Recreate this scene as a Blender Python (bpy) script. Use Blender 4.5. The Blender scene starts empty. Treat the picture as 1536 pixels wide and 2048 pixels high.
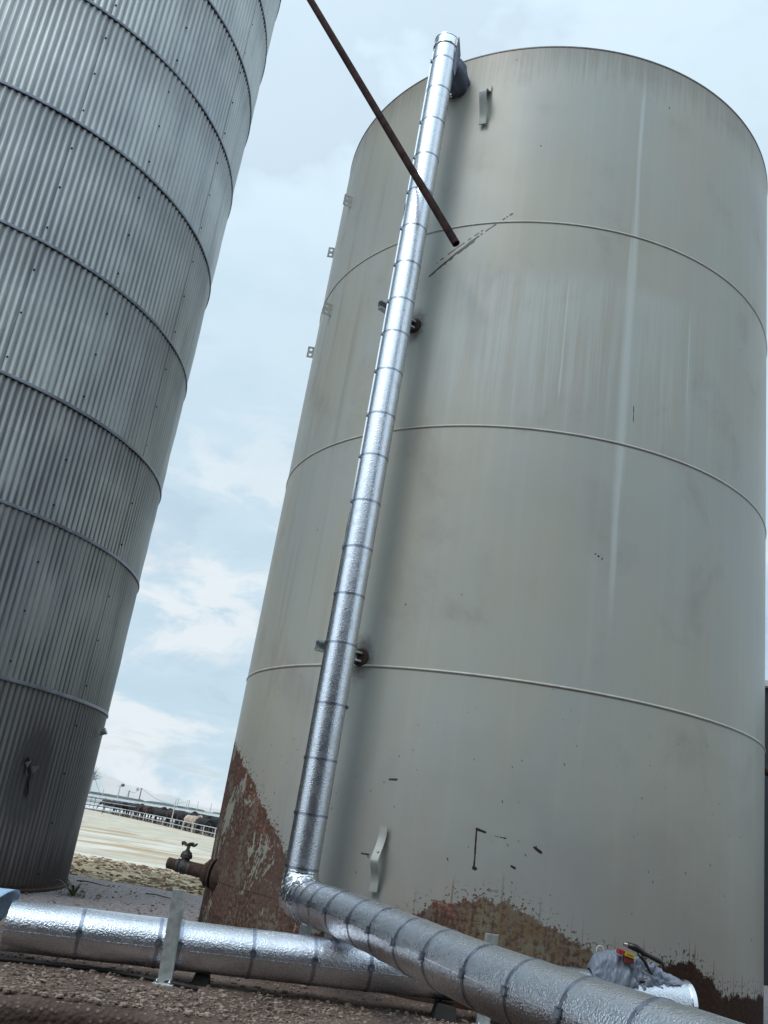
import bpy, bmesh, math, random
from mathutils import Vector, Matrix, noise
from mathutils.geometry import intersect_line_plane

scene = bpy.context.scene
R_ = math.radians
PI = math.pi

# ------------------------------------------------------------------ camera
cam_d = bpy.data.cameras.new('camera')
cam_d.sensor_fit = 'VERTICAL'
cam_d.sensor_height = 36.0
cam_d.lens = 31.41
cam_d.clip_start = 0.05
cam_d.clip_end = 9000
cam = bpy.data.objects.new('camera', cam_d)
scene.collection.objects.link(cam)
cr = Vector((0.98724, -0.05422, 0.14969)).normalized()
cf = Vector((0.0, 0.94022, 0.34056)).normalized()
cu = cr.cross(cf).normalized()
cr = cf.cross(cu)
M = Matrix(((cr.x, cu.x, -cf.x, 0), (cr.y, cu.y, -cf.y, 0), (cr.z, cu.z, -cf.z, 1.175), (0, 0, 0, 1)))
cam.matrix_world = M
scene.camera = cam
scene.view_settings.view_transform = 'Standard'
scene.view_settings.look = 'None'
scene.view_settings.exposure = 0.0
scene.view_settings.gamma = 1.0
scene.view_settings.use_curve_mapping = False
scene.cycles.max_bounces = 6
scene.cycles.diffuse_bounces = 3
scene.cycles.glossy_bounces = 4
scene.cycles.use_denoising = True

# ------------------------------------------------------------------ light
SUN_EL, SUN_AZ = R_(50), R_(222)          # azimuth clockwise from +Y (behind the camera, to its left)
sdir = Vector((math.sin(SUN_AZ) * math.cos(SUN_EL), math.cos(SUN_AZ) * math.cos(SUN_EL), math.sin(SUN_EL)))
sun_d = bpy.data.lights.new('sun', 'SUN')
sun_d.energy = 1.2
sun_d.angle = R_(22)
sun_d.color = (1.0, 0.97, 0.93)
sun = bpy.data.objects.new('sun', sun_d)
sun.rotation_euler = sdir.to_track_quat('Z', 'Y').to_euler()
sun.location = (-20, -20, 40)
scene.collection.objects.link(sun)


# node expression helper ------------------------------------------------
class G:
    """tiny wrapper: builds math nodes from python expressions"""
    def __init__(s, tree): s.t = tree; s.n = tree.nodes; s.l = tree.links
    def node(s, typ, **kw):
        nd = s.n.new(typ)
        for k, v in kw.items(): setattr(nd, k, v)
        return nd
    def put(s, sock, v):
        if isinstance(v, E_): s.l.new(v.s, sock)
        elif isinstance(v, bpy.types.NodeSocket): s.l.new(v, sock)
        else: sock.default_value = v
    def m(s, op, a, b=None, c=None, clamp=False):
        nd = s.n.new('ShaderNodeMath'); nd.operation = op; nd.use_clamp = clamp
        s.put(nd.inputs[0], a)
        if b is not None: s.put(nd.inputs[1], b)
        if c is not None: s.put(nd.inputs[2], c)
        return E_(s, nd.outputs[0])
    def sep(s, v):
        nd = s.n.new('ShaderNodeSeparateXYZ'); s.put(nd.inputs[0], v)
        return [E_(s, o) for o in nd.outputs]
    def comb(s, x, y, z):
        nd = s.n.new('ShaderNodeCombineXYZ')
        for i, v in enumerate((x, y, z)): s.put(nd.inputs[i], v)
        return E_(s, nd.outputs[0])
    def coord(s, which='Object'):
        nd = s.n.new('ShaderNodeTexCoord'); return E_(s, nd.outputs[which])
    def noise(s, v, scale=1.0, detail=3.0, rough=0.55, dist=0.0, color=False):
        nd = s.n.new('ShaderNodeTexNoise'); s.put(nd.inputs['Vector'], v)
        s.put(nd.inputs['Scale'], scale); nd.inputs['Detail'].default_value = detail
        nd.inputs['Roughness'].default_value = rough; nd.inputs['Distortion'].default_value = dist
        return E_(s, nd.outputs['Color' if color else 'Fac'])
    def vor(s, v, scale=1.0, feature='F1', out='Distance', rnd=1.0):
        nd = s.n.new('ShaderNodeTexVoronoi'); nd.feature = feature; s.put(nd.inputs['Vector'], v)
        s.put(nd.inputs['Scale'], scale); nd.inputs['Randomness'].default_value = rnd
        return E_(s, nd.outputs[out])
    def ss(s, x, a, b):
        """0..1 as x goes a..b"""
        nd = s.n.new('ShaderNodeMapRange'); nd.interpolation_type = 'SMOOTHSTEP'
        s.put(nd.inputs[0], x); s.put(nd.inputs[1], a); s.put(nd.inputs[2], b)
        nd.inputs[3].default_value = 0.0; nd.inputs[4].default_value = 1.0
        return E_(s, nd.outputs[0])
    def mix(s, f, a, b, mode='MIX'):
        nd = s.n.new('ShaderNodeMix'); nd.data_type = 'RGBA'; nd.blend_type = mode
        nd.clamp_factor = True
        s.put(nd.inputs[0], f)
        for i, v in ((6, a), (7, b)):
            if isinstance(v, (tuple, list)): nd.inputs[i].default_value = (*v[:3], 1.0)
            else: s.put(nd.inputs[i], v)
        return E_(s, nd.outputs[2])
    def ramp(s, x, stops):
        nd = s.n.new('ShaderNodeValToRGB'); s.put(nd.inputs[0], x)
        el = nd.color_ramp.elements
        while len(el) > 1: el.remove(el[0])
        el[0].position = stops[0][0]; el[0].color = (*([stops[0][1]] * 3), 1)
        for p, v in stops[1:]:
            e = el.new(p); e.color = (v, v, v, 1)
        return E_(s, nd.outputs[0])
    def bump(s, h, strength=0.5, dist=0.01, normal=None):
        nd = s.n.new('ShaderNodeBump'); s.put(nd.inputs['Height'], h)
        s.put(nd.inputs['Strength'], strength); nd.inputs['Distance'].default_value = dist
        if normal is not None: s.put(nd.inputs['Normal'], normal)
        return E_(s, nd.outputs[0])


class E_:
    def __init__(s, g, sock): s.g = g; s.s = sock
    def __add__(s, o): return s.g.m('ADD', s, o)
    def __radd__(s, o): return s.g.m('ADD', o, s)
    def __sub__(s, o): return s.g.m('SUBTRACT', s, o)
    def __rsub__(s, o): return s.g.m('SUBTRACT', o, s)
    def __mul__(s, o): return s.g.m('MULTIPLY', s, o)
    def __rmul__(s, o): return s.g.m('MULTIPLY', o, s)
    def __truediv__(s, o): return s.g.m('DIVIDE', s, o)
    def abs(s): return s.g.m('ABSOLUTE', s)
    def max(s, o): return s.g.m('MAXIMUM', s, o)
    def min(s, o): return s.g.m('MINIMUM', s, o)
    def __rtruediv__(s, o): return s.g.m('DIVIDE', o, s)
    def lt(s, o): return s.g.m('LESS_THAN', s, o)
    def gt(s, o): return s.g.m('GREATER_THAN', s, o)


# ------------------------------------------------------------------ world
world = bpy.data.worlds.new('World')
scene.world = world
world.use_nodes = True
wt = world.node_tree
for n_ in list(wt.nodes): wt.nodes.remove(n_)
g = G(wt)
out = wt.nodes.new('ShaderNodeOutputWorld')
sky = wt.nodes.new('ShaderNodeTexSky')
sky.sky_type = 'NISHITA'
sky.sun_disc = False
sky.sun_elevation = SUN_EL
sky.sun_rotation = SUN_AZ
sky.air_density = 1.0
sky.dust_density = 2.0
bg1 = wt.nodes.new('ShaderNodeBackground'); bg1.inputs[1].default_value = 0.14
wt.links.new(sky.outputs[0], bg1.inputs[0])
d = g.coord('Generated')
dx, dy, dz = g.sep(d)
# cloud layer coordinates: direction projected on a plane overhead
inv = 1.0 / (dz.max(0.0) + 0.16)
cp = g.comb(dx * inv, dy * inv, 0.0)
n1 = g.noise(cp, 0.75, 6.0, 0.55, 0.3)
n2 = g.noise(g.comb(dx * inv + 7.3, dy * inv + 2.1, 1.7), 2.6, 5.0, 0.6, 0.2)
n3 = g.noise(g.comb(dx * 3.0, dy * 3.0, dz * 6.5), 2.0, 5.0, 0.6, 0.4)
lowb0 = 1.0 - g.ss(dz, 0.25, 0.50)
cover = g.ss(n1 * 0.65 + n2 * 0.35, 0.33, 0.50)
cover = cover.max(0.80)
cover = g.m('MULTIPLY', cover, 1.0 - g.ss(n3, 0.38, 0.28) * 0.35 * lowb0)
sdot = dx * sdir.x + dy * sdir.y + dz * sdir.z
glow = g.ss(sdot, -0.5, 1.0)
shade = g.ss(n2 * 0.5 + n1 * 0.5, 0.40, 0.62)
ccol = g.mix(shade, (0.70, 0.85, 0.95), (0.60, 0.76, 0.88))
lowb = 1.0 - g.ss(dz, 0.22, 0.50)
ccol = g.mix(lowb * 0.7 * g.ss(n3, 0.56, 0.40), ccol, (0.57, 0.75, 0.87))
ccol = g.mix(lowb * 0.8 * g.ss(n3, 0.50, 0.60), ccol, (0.88, 0.94, 0.975))
bg2 = wt.nodes.new('ShaderNodeBackground')
g.put(bg2.inputs[0], ccol)
g.put(bg2.inputs[1], 0.95 + glow * glow * 0.75)
mx = wt.nodes.new('ShaderNodeMixShader')
g.put(mx.inputs[0], cover)
wt.links.new(bg1.outputs[0], mx.inputs[1])
wt.links.new(bg2.outputs[0], mx.inputs[2])
wt.links.new(mx.outputs[0], out.inputs[0])

# ------------------------------------------------------------------ helpers
COL = scene.collection


def props(o, label=None, cat=None, group=None, kind=None):
    if label: o['label'] = label
    if cat: o['category'] = cat
    if group: o['group'] = group
    if kind: o['kind'] = kind
    return o


def empty(name, loc=(0, 0, 0), label=None, cat=None, group=None):
    o = bpy.data.objects.new(name, None)
    o.empty_display_size = 0.2
    o.location = loc
    COL.objects.link(o)
    return props(o, label, cat, group)


class MB:
    """mesh builder in world coordinates"""
    def __init__(s): s.v = []; s.f = []
    def add(s, vs, fs):
        b = len(s.v); s.v += [Vector(v) for v in vs]; s.f += [tuple(i + b for i in f) for f in fs]
        return s
    def box(s, c, size, rot=None):
        c = Vector(c); x, y, z = [k / 2 for k in size]
        vs = [Vector((a, b_, d_)) for a in (-x, x) for b_ in (-y, y) for d_ in (-z, z)]
        if rot is not None: vs = [rot @ v for v in vs]
        return s.add([c + v for v in vs], [(0, 1, 3, 2), (4, 6, 7, 5), (0, 4, 5, 1), (2, 3, 7, 6), (0, 2, 6, 4), (1, 5, 7, 3)])
    def bar(s, a, b, w, h, up=(0, 0, 1)):
        a = Vector(a); b = Vector(b); d_ = (b - a); L = d_.length; d_.normalize()
        sx = d_.cross(Vector(up))
        if sx.length < 1e-4: sx = d_.cross(Vector((1, 0, 0)))
        sx.normalize(); uz = sx.cross(d_)
        rot = Matrix((d_, sx, uz)).transposed()
        return s.box((a + b) / 2, (L, w, h), rot)
    def tube(s, pts, rad, n=12, caps=True, start=None, prof=None):
        pts = [Vector(p) for p in pts]
        k = len(pts)
        if not isinstance(rad, (list, tuple)): rad = [rad] * k
        T = []
        for i in range(k):
            a = pts[max(i - 1, 0)]; b = pts[min(i + 1, k - 1)]
            T.append((b - a).normalized())
        ref = Vector(start) if start is not None else (Vector((0, 0, 1)) if abs(T[0].z) < 0.9 else Vector((-1, 0, 0)))
        X = (ref - T[0] * ref.dot(T[0])).normalized()
        rings = []
        for i in range(k):
            if i:
                X = (X - T[i] * X.dot(T[i])).normalized()
            Y = T[i].cross(X)
            ring = []
            for j in range(n):
                a = 2 * PI * j / n
                r = rad[i] * (prof(i, a) if prof else 1.0)
                ring.append(pts[i] + X * (math.cos(a) * r) + Y * (math.sin(a) * r))
            rings.append(ring)
        vs = [v for r in rings for v in r]
        fs = []
        for i in range(k - 1):
            for j in range(n):
                j2 = (j + 1) % n
                fs.append((i * n + j, i * n + j2, (i + 1) * n + j2, (i + 1) * n + j))
        if caps:
            fs.append(tuple(range(n - 1, -1, -1)))
            fs.append(tuple(range((k - 1) * n, k * n)))
        return s.add(vs, fs)
    def sphere(s, c, r, n=8, m=6, sc=(1, 1, 1), jit=0.0, rng=None):
        c = Vector(c); vs = [c + Vector((0, 0, r * sc[2]))]; fs = []
        for i in range(1, m):
            th = PI * i / m
            for j in range(n):
                ph = 2 * PI * j / n
                k = 1.0 + (rng.uniform(-jit, jit) if rng else 0)
                vs.append(c + Vector((math.sin(th) * math.cos(ph) * sc[0], math.sin(th) * math.sin(ph) * sc[1], math.cos(th) * sc[2])) * r * k)
        vs.append(c - Vector((0, 0, r * sc[2])))
        for j in range(n):
            fs.append((0, 1 + j, 1 + (j + 1) % n))
            fs.append((len(vs) - 1, 1 + (m - 2) * n + (j + 1) % n, 1 + (m - 2) * n + j))
        for i in range(m - 2):
            for j in range(n):
                a = 1 + i * n + j; b = 1 + i * n + (j + 1) % n
                fs.append((a, a + n, b + n, b))
        return s.add(vs, fs)
    def lathe(s, base, axis, prof, n=24, ref=None):
        """prof: list of (distance along axis, radius)"""
        base = Vector(base); axis = Vector(axis).normalized()
        rf = Vector(ref) if ref else (Vector((0, 0, 1)) if abs(axis.z) < 0.9 else Vector((1, 0, 0)))
        X = (rf - axis * rf.dot(axis)).normalized(); Y = axis.cross(X)
        vs = []
        for h, r in prof:
            for j in range(n):
                a = 2 * PI * j / n
                vs.append(base + axis * h + X * (math.cos(a) * r) + Y * (math.sin(a) * r))
        fs = []
        for i in range(len(prof) - 1):
            for j in range(n):
                j2 = (j + 1) % n
                fs.append((i * n + j, i * n + j2, (i + 1) * n + j2, (i + 1) * n + j))
        return s.add(vs, fs)
    def build(s, name, mat, parent=None, origin=None, smooth=False, angle=None, bevel=0.0, **pr):
        me = bpy.data.meshes.new(name)
        if parent is not None:
            o0 = Vector(parent['_w']) if '_w' in parent else parent.location.copy()
        elif origin is not None: o0 = Vector(origin)
        else: o0 = Vector((0, 0, 0))
        me.from_pydata([tuple(v - o0) for v in s.v], [], s.f)
        bm = bmesh.new(); bm.from_mesh(me)
        bmesh.ops.recalc_face_normals(bm, faces=bm.faces)
        if bevel > 0:
            bmesh.ops.bevel(bm, geom=list(bm.edges), offset=bevel, segments=1, affect='EDGES', clamp_overlap=True)
        bm.to_mesh(me); bm.free()
        if smooth:
            me.polygons.foreach_set('use_smooth', [True] * len(me.polygons))
            if angle:
                me.set_sharp_from_angle(angle=R_(angle))
        me.materials.append(mat)
        me.update()
        o = bpy.data.objects.new(name, me)
        COL.objects.link(o)
        if parent is not None:
            o.parent = parent
        else:
            o.location = o0
        props(o, **pr)
        o['_w'] = list(o0)
        return o


def new_mat(name):
    m = bpy.data.materials.new(name); m.use_nodes = True
    t = m.node_tree
    b = t.nodes['Principled BSDF']
    return m, G(t), b


def simple(name, col, rough=0.6, metal=0.0, var=0.25, scale=6.0, bump=0.0, bscale=40.0, spec=0.5):
    m, g_, b = new_mat(name)
    c = g_.coord()
    n_ = g_.noise(c, scale, 5.0, 0.6)
    lo = tuple(k * (1 - var) for k in col); hi = tuple(min(k * (1 + var), 1) for k in col)
    g_.put(b.inputs['Base Color'], g_.mix(g_.ss(n_, 0.3, 0.7), lo, hi))
    b.inputs['Metallic'].default_value = metal
    b.inputs['Specular IOR Level'].default_value = spec
    g_.put(b.inputs['Roughness'], rough + (n_ - 0.5) * 0.25)
    if bump > 0:
        g_.put(b.inputs['Normal'], g_.bump(g_.noise(c, bscale, 4.0, 0.6), bump, 0.01))
    return m


# ------------------------------------------------------------------ materials
def mat_jacket(name, seed, rough=0.24, dent=0.35, cell=105.0, depth=0.0038):
    m, g_, b = new_mat(name)
    c = g_.coord()
    x, y, z = g_.sep(c)
    w = g_.noise(c, 60.0, 2.0, 0.5)
    v = g_.vor(g_.comb(x + (w - 0.5) * 0.014, y + (w - 0.5) * 0.014, z + seed), cell, 'SMOOTH_F1')
    n_ = g_.noise(g_.comb(x, y + seed, z), 150.0, 2.0, 0.6)
    big = g_.noise(g_.comb(x + seed, y, z), 2.3, 3.0, 0.5)
    h = v * 0.7 + n_ * 0.5
    nb = g_.bump(h, 0.6, depth)
    nb = g_.bump(big, dent, 0.03, nb)
    g_.put(b.inputs['Normal'], nb)
    smear = g_.noise(c, 9.0, 5.0, 0.65)
    g_.put(b.inputs['Base Color'], g_.mix(g_.ss(smear, 0.52, 0.75), (0.74, 0.77, 0.83), (0.56, 0.58, 0.62)))
    b.inputs['Metallic'].default_value = 1.0
    g_.put(b.inputs['Roughness'], rough + g_.ss(smear, 0.4, 0.8) * 0.12)
    return m


M_jack = mat_jacket('stucco_aluminium', 0.0, 0.24, 0.12)
M_jack2 = mat_jacket('stucco_aluminium_low', 3.7, 0.25, 0.2, 88.0, 0.0062)
M_foil = simple('smooth_foil', (0.80, 0.82, 0.85), 0.16, 1.0, 0.08, 5.0)
M_band = simple('band_steel', (0.36, 0.39, 0.47), 0.30, 1.0, 0.15, 20.0)
M_buck = simple('buckle_steel', (0.30, 0.32, 0.38), 0.35, 1.0, 0.3, 40.0)
M_strut = simple('galvanised_channel', (0.50, 0.54, 0.54), 0.46, 0.75, 0.18, 18.0, 0.1, 80.0)
M_dark = simple('interior_shade', (0.012, 0.012, 0.014), 0.8)  # near-black colour standing in for shade inside openings
M_rustpole = simple('rusty_pipe_steel', (0.038, 0.021, 0.020), 0.9, 0.0, 0.5, 9.0, 0.4, 120.0, 0.15)
M_rust = simple('heavy_rust', (0.060, 0.034, 0.026), 0.9, 0.0, 0.5, 16.0, 0.8, 90.0)
M_rubber = simple('black_rubber', (0.014, 0.013, 0.013), 0.7)
M_valve = simple('valve_iron', (0.068, 0.066, 0.062), 0.6, 0.5, 0.5, 22.0, 0.4, 70.0)
M_plastic = simple('black_grip', (0.012, 0.012, 0.012), 0.35)
M_red = simple('red_label', (0.28, 0.015, 0.015), 0.5, 0, 0.2)
M_dred = simple('dark_red_box', (0.12, 0.02, 0.016), 0.5, 0, 0.2)
M_yel = simple('yellow_label', (0.42, 0.30, 0.02), 0.5, 0, 0.1)
M_chrome = simple('bright_steel', (0.8, 0.8, 0.8), 0.15, 1.0, 0.05)
M_sleeve = simple('blue_grey_cloth', (0.10, 0.115, 0.17), 0.62, 0.0, 0.3, 8.0, 0.5, 25.0)
M_bag = simple('silver_cloth', (0.19, 0.22, 0.28), 0.5, 0.0, 0.12, 5.0, 0.35, 14.0)
M_cord = simple('pale_cord', (0.5, 0.48, 0.44), 0.8)
M_sheet = simple('pale_blue_sheet', (0.42, 0.60, 0.80), 0.4, 0.15, 0.15, 7.0)
M_leaf = simple('weed_leaf', (0.075, 0.085, 0.04), 0.6, 0, 0.5, 20.0)
M_rail = simple('pale_pipe_rail', (0.46, 0.47, 0.48), 0.5, 0.2, 0.15)
M_raild = simple('dark_pipe_post', (0.10, 0.10, 0.11), 0.6, 0.2, 0.25)
M_pole = simple('weathered_pole', (0.20, 0.18, 0.17), 0.85, 0, 0.3)
M_poleg = simple('grey_pole', (0.42, 0.44, 0.46), 0.6, 0.2, 0.2)
M_wire = simple('wire', (0.10, 0.10, 0.11), 0.6)
M_cowb = simple('black_hide', (0.014, 0.013, 0.016), 0.75, 0, 0.4, 3.0)
M_cown = simple('brown_hide', (0.050, 0.026, 0.021), 0.8, 0, 0.35, 3.0)
M_cowt = simple('tan_hide', (0.40, 0.32, 0.24), 0.8, 0, 0.3, 2.5)
M_shed = simple('dark_siding', (0.02, 0.02, 0.032), 0.5, 0, 0.2)
M_trim = simple('pale_trim', (0.6, 0.6, 0.58), 0.6)
M_blocker = simple('blocker_siding', (0.085, 0.085, 0.09), 0.6, 0.2, 0.3, 2.0)  # siding of the unseen blocks added behind the camera

# --- painted steel tank shell
TC = Vector((1.675, 10.656, 0.0)); TR = 2.932
TZ = [2.638, 5.066, 7.496, 9.97]


def mat_tank():
    m, g_, b = new_mat('painted_tank_steel')
    c = g_.coord()
    x, y, z = g_.sep(c)
    th = g_.m('ARCTAN2', y, x) * (180 / PI)
    u = th * (PI / 180 * TR)                     # arc length in metres
    uz = g_.comb(u, z, 0.0)
    # paint: greenish beige with soft dirty clouds and vertical streaks
    big = g_.noise(g_.comb(u * 0.8, z * 0.35, 3.0), 1.0, 4.0, 0.55)
    med = g_.noise(g_.comb(u, z * 0.8, 8.0), 1.4, 5.0, 0.6, 0.3)
    stre = g_.noise(g_.comb(u * 9.0, z * 0.22, 1.0), 1.0, 4.0, 0.6)
    fine = g_.noise(g_.comb(u * 40.0, z * 0.8, 5.0), 1.0, 3.0, 0.6)
    col = g_.mix(g_.ss(big, 0.35, 0.68), (0.405, 0.395, 0.335), (0.385, 0.405, 0.380))
    col = g_.mix(g_.ss(stre, 0.45, 0.8) * 0.30, col, (0.48, 0.49, 0.45))
    col = g_.mix(g_.ss(med, 0.52, 0.74) * 0.45, col, (0.27, 0.24, 0.22))
    # brown vertical runs on the far left and below the rim
    lefty = 1.0 - g_.ss(th, -150.0, -118.0)
    run = g_.ss(g_.noise(g_.comb(u * 6.0, z * 0.25, 11.0), 1.0, 4.0, 0.65), 0.50, 0.72)
    col = g_.mix(run * lefty * 0.45, col, (0.27, 0.22, 0.18))
    rimd = g_.ss(z + (fine - 0.5) * 0.9 + (stre - 0.5) * 0.9, 9.35, 10.15)
    col = g_.mix(rimd * 0.55, col, (0.16, 0.12, 0.09))
    # chalky run-off below a line at ~6.9 m
    ck = g_.ss(z + (stre - 0.5) * 0.6, 7.05, 6.75) * g_.ss(z + (fine - 0.5) * 2.6 + (stre - 0.5) * 1.5, 5.1, 6.5)
    ck = ck * g_.ss(th, -128.0, -112.0) * (1.0 - g_.ss(th, -76.0, -52.0))
    col = g_.mix(ck * g_.ss(stre * 0.5 + fine * 0.5, 0.34, 0.62) * 0.42, col, (0.50, 0.56, 0.56))
    # the long white streak
    cen = -80.6 + (g_.noise(g_.comb(0.0, z * 0.5, 0.0), 1.0, 1.0) - 0.5) * 0.9
    wd = 0.55 + g_.ss(z, 8.2, 6.9) * 0.6 - g_.ss(z, 5.3, 3.6) * 0.4
    dd = (th - cen).abs() / wd
    st = (1.0 - g_.ss(dd + (fine - 0.5) * 1.8, 0.15, 1.25)) * g_.ss(z, 2.9, 4.2) * g_.ss(z, 10.2, 9.0)
    col = g_.mix(st * 0.50, col, (0.60, 0.66, 0.66))
    st2 = (1.0 - g_.ss((th + 66.3).abs() + (fine - 0.5) * 0.4, 0.05, 0.30)) * g_.ss(z, 5.5, 5.9) * g_.ss(z, 6.9, 6.5)
    col = g_.mix(st2 * 0.5, col, (0.60, 0.66, 0.66))
    st3 = (1.0 - g_.ss((th + 93.4 + (z - 5.5) * 0.0).abs() + (fine - 0.5) * 0.4, 0.05, 0.28)) * g_.ss(z, 5.3, 5.6) * g_.ss(z, 6.9, 6.6)
    col = g_.mix(st3 * 0.45, col, (0.60, 0.66, 0.66))
    # browner, darker tone towards the bottom of the wall
    low = g_.ss(z + (med - 0.5) * 1.6, 2.6, 0.4)
    col = g_.mix(low * 0.50, col, (0.175, 0.150, 0.138))
    # brown line under each weld seam
    rl = None
    for zz in TZ[:3]:
        k = (z - (zz - 0.016)).abs().lt(0.007)
        rl = k if rl is None else rl.max(k)
    col = g_.mix(rl * 0.6, col, (0.10, 0.065, 0.05))
    # small dark flecks (chips through the paint)
    vd = g_.vor(g_.comb(u * 1.7, z * 1.1, 0.0), 2.6)
    rad = g_.noise(g_.comb(u, z, 2.0), 2.0, 2.0)
    fl = vd.lt(g_.ss(rad, 0.46, 0.74) * 0.055 + 0.003) * g_.noise(uz, 13.0, 2.0).gt(0.42)
    more = g_.ss(z, 3.4, 1.4)
    vd2 = g_.vor(g_.comb(u * 2.6 + z * 0.9 + 4.0, z * 1.2, 3.0), 5.2)
    fl2 = vd2.lt(0.082 * g_.noise(uz, 6.0, 2.0) + 0.03) * g_.noise(uz, 3.1, 2.0).gt(0.46) * more
    fl = fl.max(fl2)
    col = g_.mix(fl * 0.9, col, (0.04, 0.026, 0.024))

    def seg(a, b_, w, dash=None, jag=0.012):
        ax, az = math.radians(a[0]) * TR, a[1]; bx, bz = math.radians(b_[0]) * TR, b_[1]
        L = math.hypot(bx - ax, bz - az); ux, uy = (bx - ax) / L, (bz - az) / L
        jn = (g_.noise(uz, 16.0, 2.0) - 0.5) * jag
        px = u - ax; pz = z - az
        t_ = (px * ux + pz * uy).max(0.0).min(L)
        ex = px - t_ * ux; ez = pz - t_ * uy
        d_ = g_.m('SQRT', ex * ex + ez * ez) + jn
        k = d_.lt(w)
        if dash: k = k * g_.noise(g_.comb(t_ * dash, 0.0, 7.0), 1.0, 1.0).gt(0.48)
        return k
    marks = [seg((-123.0, 6.90), (-113.0, 7.33), 0.013, None, 0.022), seg((-113.0, 7.33), (-106.4, 7.60), 0.010, 22.0),
             seg((-121.6, 7.06), (-111.8, 7.42), 0.008, 14.0), seg((-119.6, 7.03), (-113.8, 7.27), 0.010, 12.0, 0.03),
             seg((-99.9, 1.372), (-99.65, 1.075), 0.007), seg((-99.9, 1.372), (-98.5, 1.357), 0.010),
             seg((-99.65, 1.07), (-99.45, 1.068), 0.016), seg((-96.8, 1.34), (-95.2, 1.335), 0.006, 60.0),
             seg((-93.8, 1.13), (-93.3, 1.12), 0.010), seg((-90.5, 1.30), (-89.4, 1.27), 0.010, None, 0.02),
             seg((-118.6, 1.04), (-117.2, 1.04), 0.006), seg((-115.5, 1.665), (-114.2, 1.672), 0.008),
             seg((-84.0, 3.90), (-82.8, 3.87), 0.010, 30.0), seg((-78.5, 5.50), (-78.35, 5.32), 0.0035)]
    mk = marks[0]
    for k in marks[1:]: mk = mk.max(k)
    col = g_.mix(mk, col, (0.032, 0.018, 0.016))
    # scorched halo round the welded pads
    for (tt, zz) in ((-124.8, 6.294), (-124.75, 2.711)):
        ex = u - math.radians(tt) * TR; ez = (z - zz)
        ez2 = ez * (0.62 + g_.ss(ez, 0.1, -0.1) * 0.0)
        rr = g_.m('SQRT', ex * ex + ez2 * ez2) + (g_.noise(uz, 11.0, 4.0, 0.7) - 0.5) * 0.14
        col = g_.mix((1.0 - g_.ss(rr, 0.05, 0.17)) * 0.85, col, (0.055, 0.038, 0.036))
    # ---- rusted, peeling base
    pts = [(-178, 2.05), (-171, 1.95), (-159.5, 1.77), (-151, 1.57), (-146, 1.39), (-141.5, 1.23), (-136.6, 1.03), (-133, .84),
           (-129.5, .63), (-125, .50), (-119, .44), (-113.8, .52), (-110, .60), (-105.9, .74), (-102.8, .80), (-98, .86),
           (-92, .84), (-87, .735), (-82, .625), (-77.6, .57), (-73, .50), (-69.4, .555), (-62, .61), (-59.6, .59), (-55.5, .49),
           (-52.5, .40), (-45, .37), (-25, .35), (0, .5), (60, .9), (120, 1.4), (178, 2.0)]
    zb = g_.ramp((th + 180.0) / 360.0, [((a + 180) / 360, h / 4.0) for a, h in pts]) * 4.0
    ragged = (g_.noise(g_.comb(u * 1.5, z, 0.0), 7.0, 5.0, 0.7) - 0.5) * 0.26 + (g_.noise(uz, 45.0, 3.0, 0.6) - 0.5) * 0.10
    e = zb - z + ragged                          # >0 inside the rust
    rust = g_.ss(e, -0.012, 0.012)
    drip = g_.ss(g_.noise(g_.comb(u * 30.0, z * 0.25, 4.0), 1.0, 2.0, 0.5), 0.615, 0.64) * g_.ss(e + (fine - 0.5) * 0.2, -0.22, -0.04) * g_.ss(th, -112.0, -104.0)
    spk = g_.ss(g_.noise(uz, 34.0, 2.0, 0.5), 0.585, 0.62) * g_.ss(e, -0.17, -0.02)
    rust = rust.max(drip * 0.6).max(spk)
    r1 = g_.noise(g_.comb(u, z * 0.8, 9.0), 3.6, 6.0, 0.65, 0.4)
    r2 = g_.noise(g_.comb(u, z, 5.0), 26.0, 4.0, 0.7)
    r3 = g_.noise(g_.comb(u, z * 0.6, 21.0), 2.6, 6.0, 0.7, 0.6)
    rc = g_.mix(g_.ss(r2, 0.35, 0.65), (0.058, 0.034, 0.028), (0.145, 0.088, 0.068))
    edge = (1.0 - g_.ss(e, 0.06, 0.36)) * (1.0 - g_.ss(th, -103.0, -97.0))
    rc = g_.mix(g_.ss(r3, 0.40, 0.58) * 0.5, rc, (0.075, 0.040, 0.030))
    rc = g_.mix(g_.ss(big + (r2 - 0.5) * 0.4, 0.50, 0.62) * 0.40, rc, (0.135, 0.095, 0.080))
    rc = g_.mix(edge * g_.ss(r1, 0.47, 0.56) * 0.85, rc, (0.165, 0.052, 0.038))
    rc = g_.mix(g_.ss(r1 + (r2 - 0.5) * 0.9, 0.53, 0.62) * 0.65, rc, (0.17, 0.155, 0.125))      # paint still clinging
    peel = g_.ss(r3 + (r2 - 0.5) * 0.16, 0.555, 0.575) * g_.ss(th, -100.0, -118.0)
    rc = g_.mix(peel, rc, (0.27, 0.265, 0.225))
    och = g_.ss(th, -104.0, -98.0) * g_.ss(th, -72.0, -80.0) * g_.ss(e, -0.02, 0.08)
    rc = g_.mix(och * 0.85 * g_.ss(r2 * 0.6 + fine * 0.4, 0.44, 0.54) * g_.ss(z, 0.15, 0.5), rc, g_.mix(g_.ss(r1, 0.35, 0.6), (0.19, 0.175, 0.125), (0.155, 0.105, 0.055)))
    soil = g_.ss(th, -80.0, -64.0).max(g_.ss(z, 0.35, 0.05))
    rc = g_.mix(soil * 0.88, rc, g_.mix(r2, (0.014, 0.008, 0.006), (0.045, 0.021, 0.014)))
    col = g_.mix(rust, col, rc)
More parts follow.
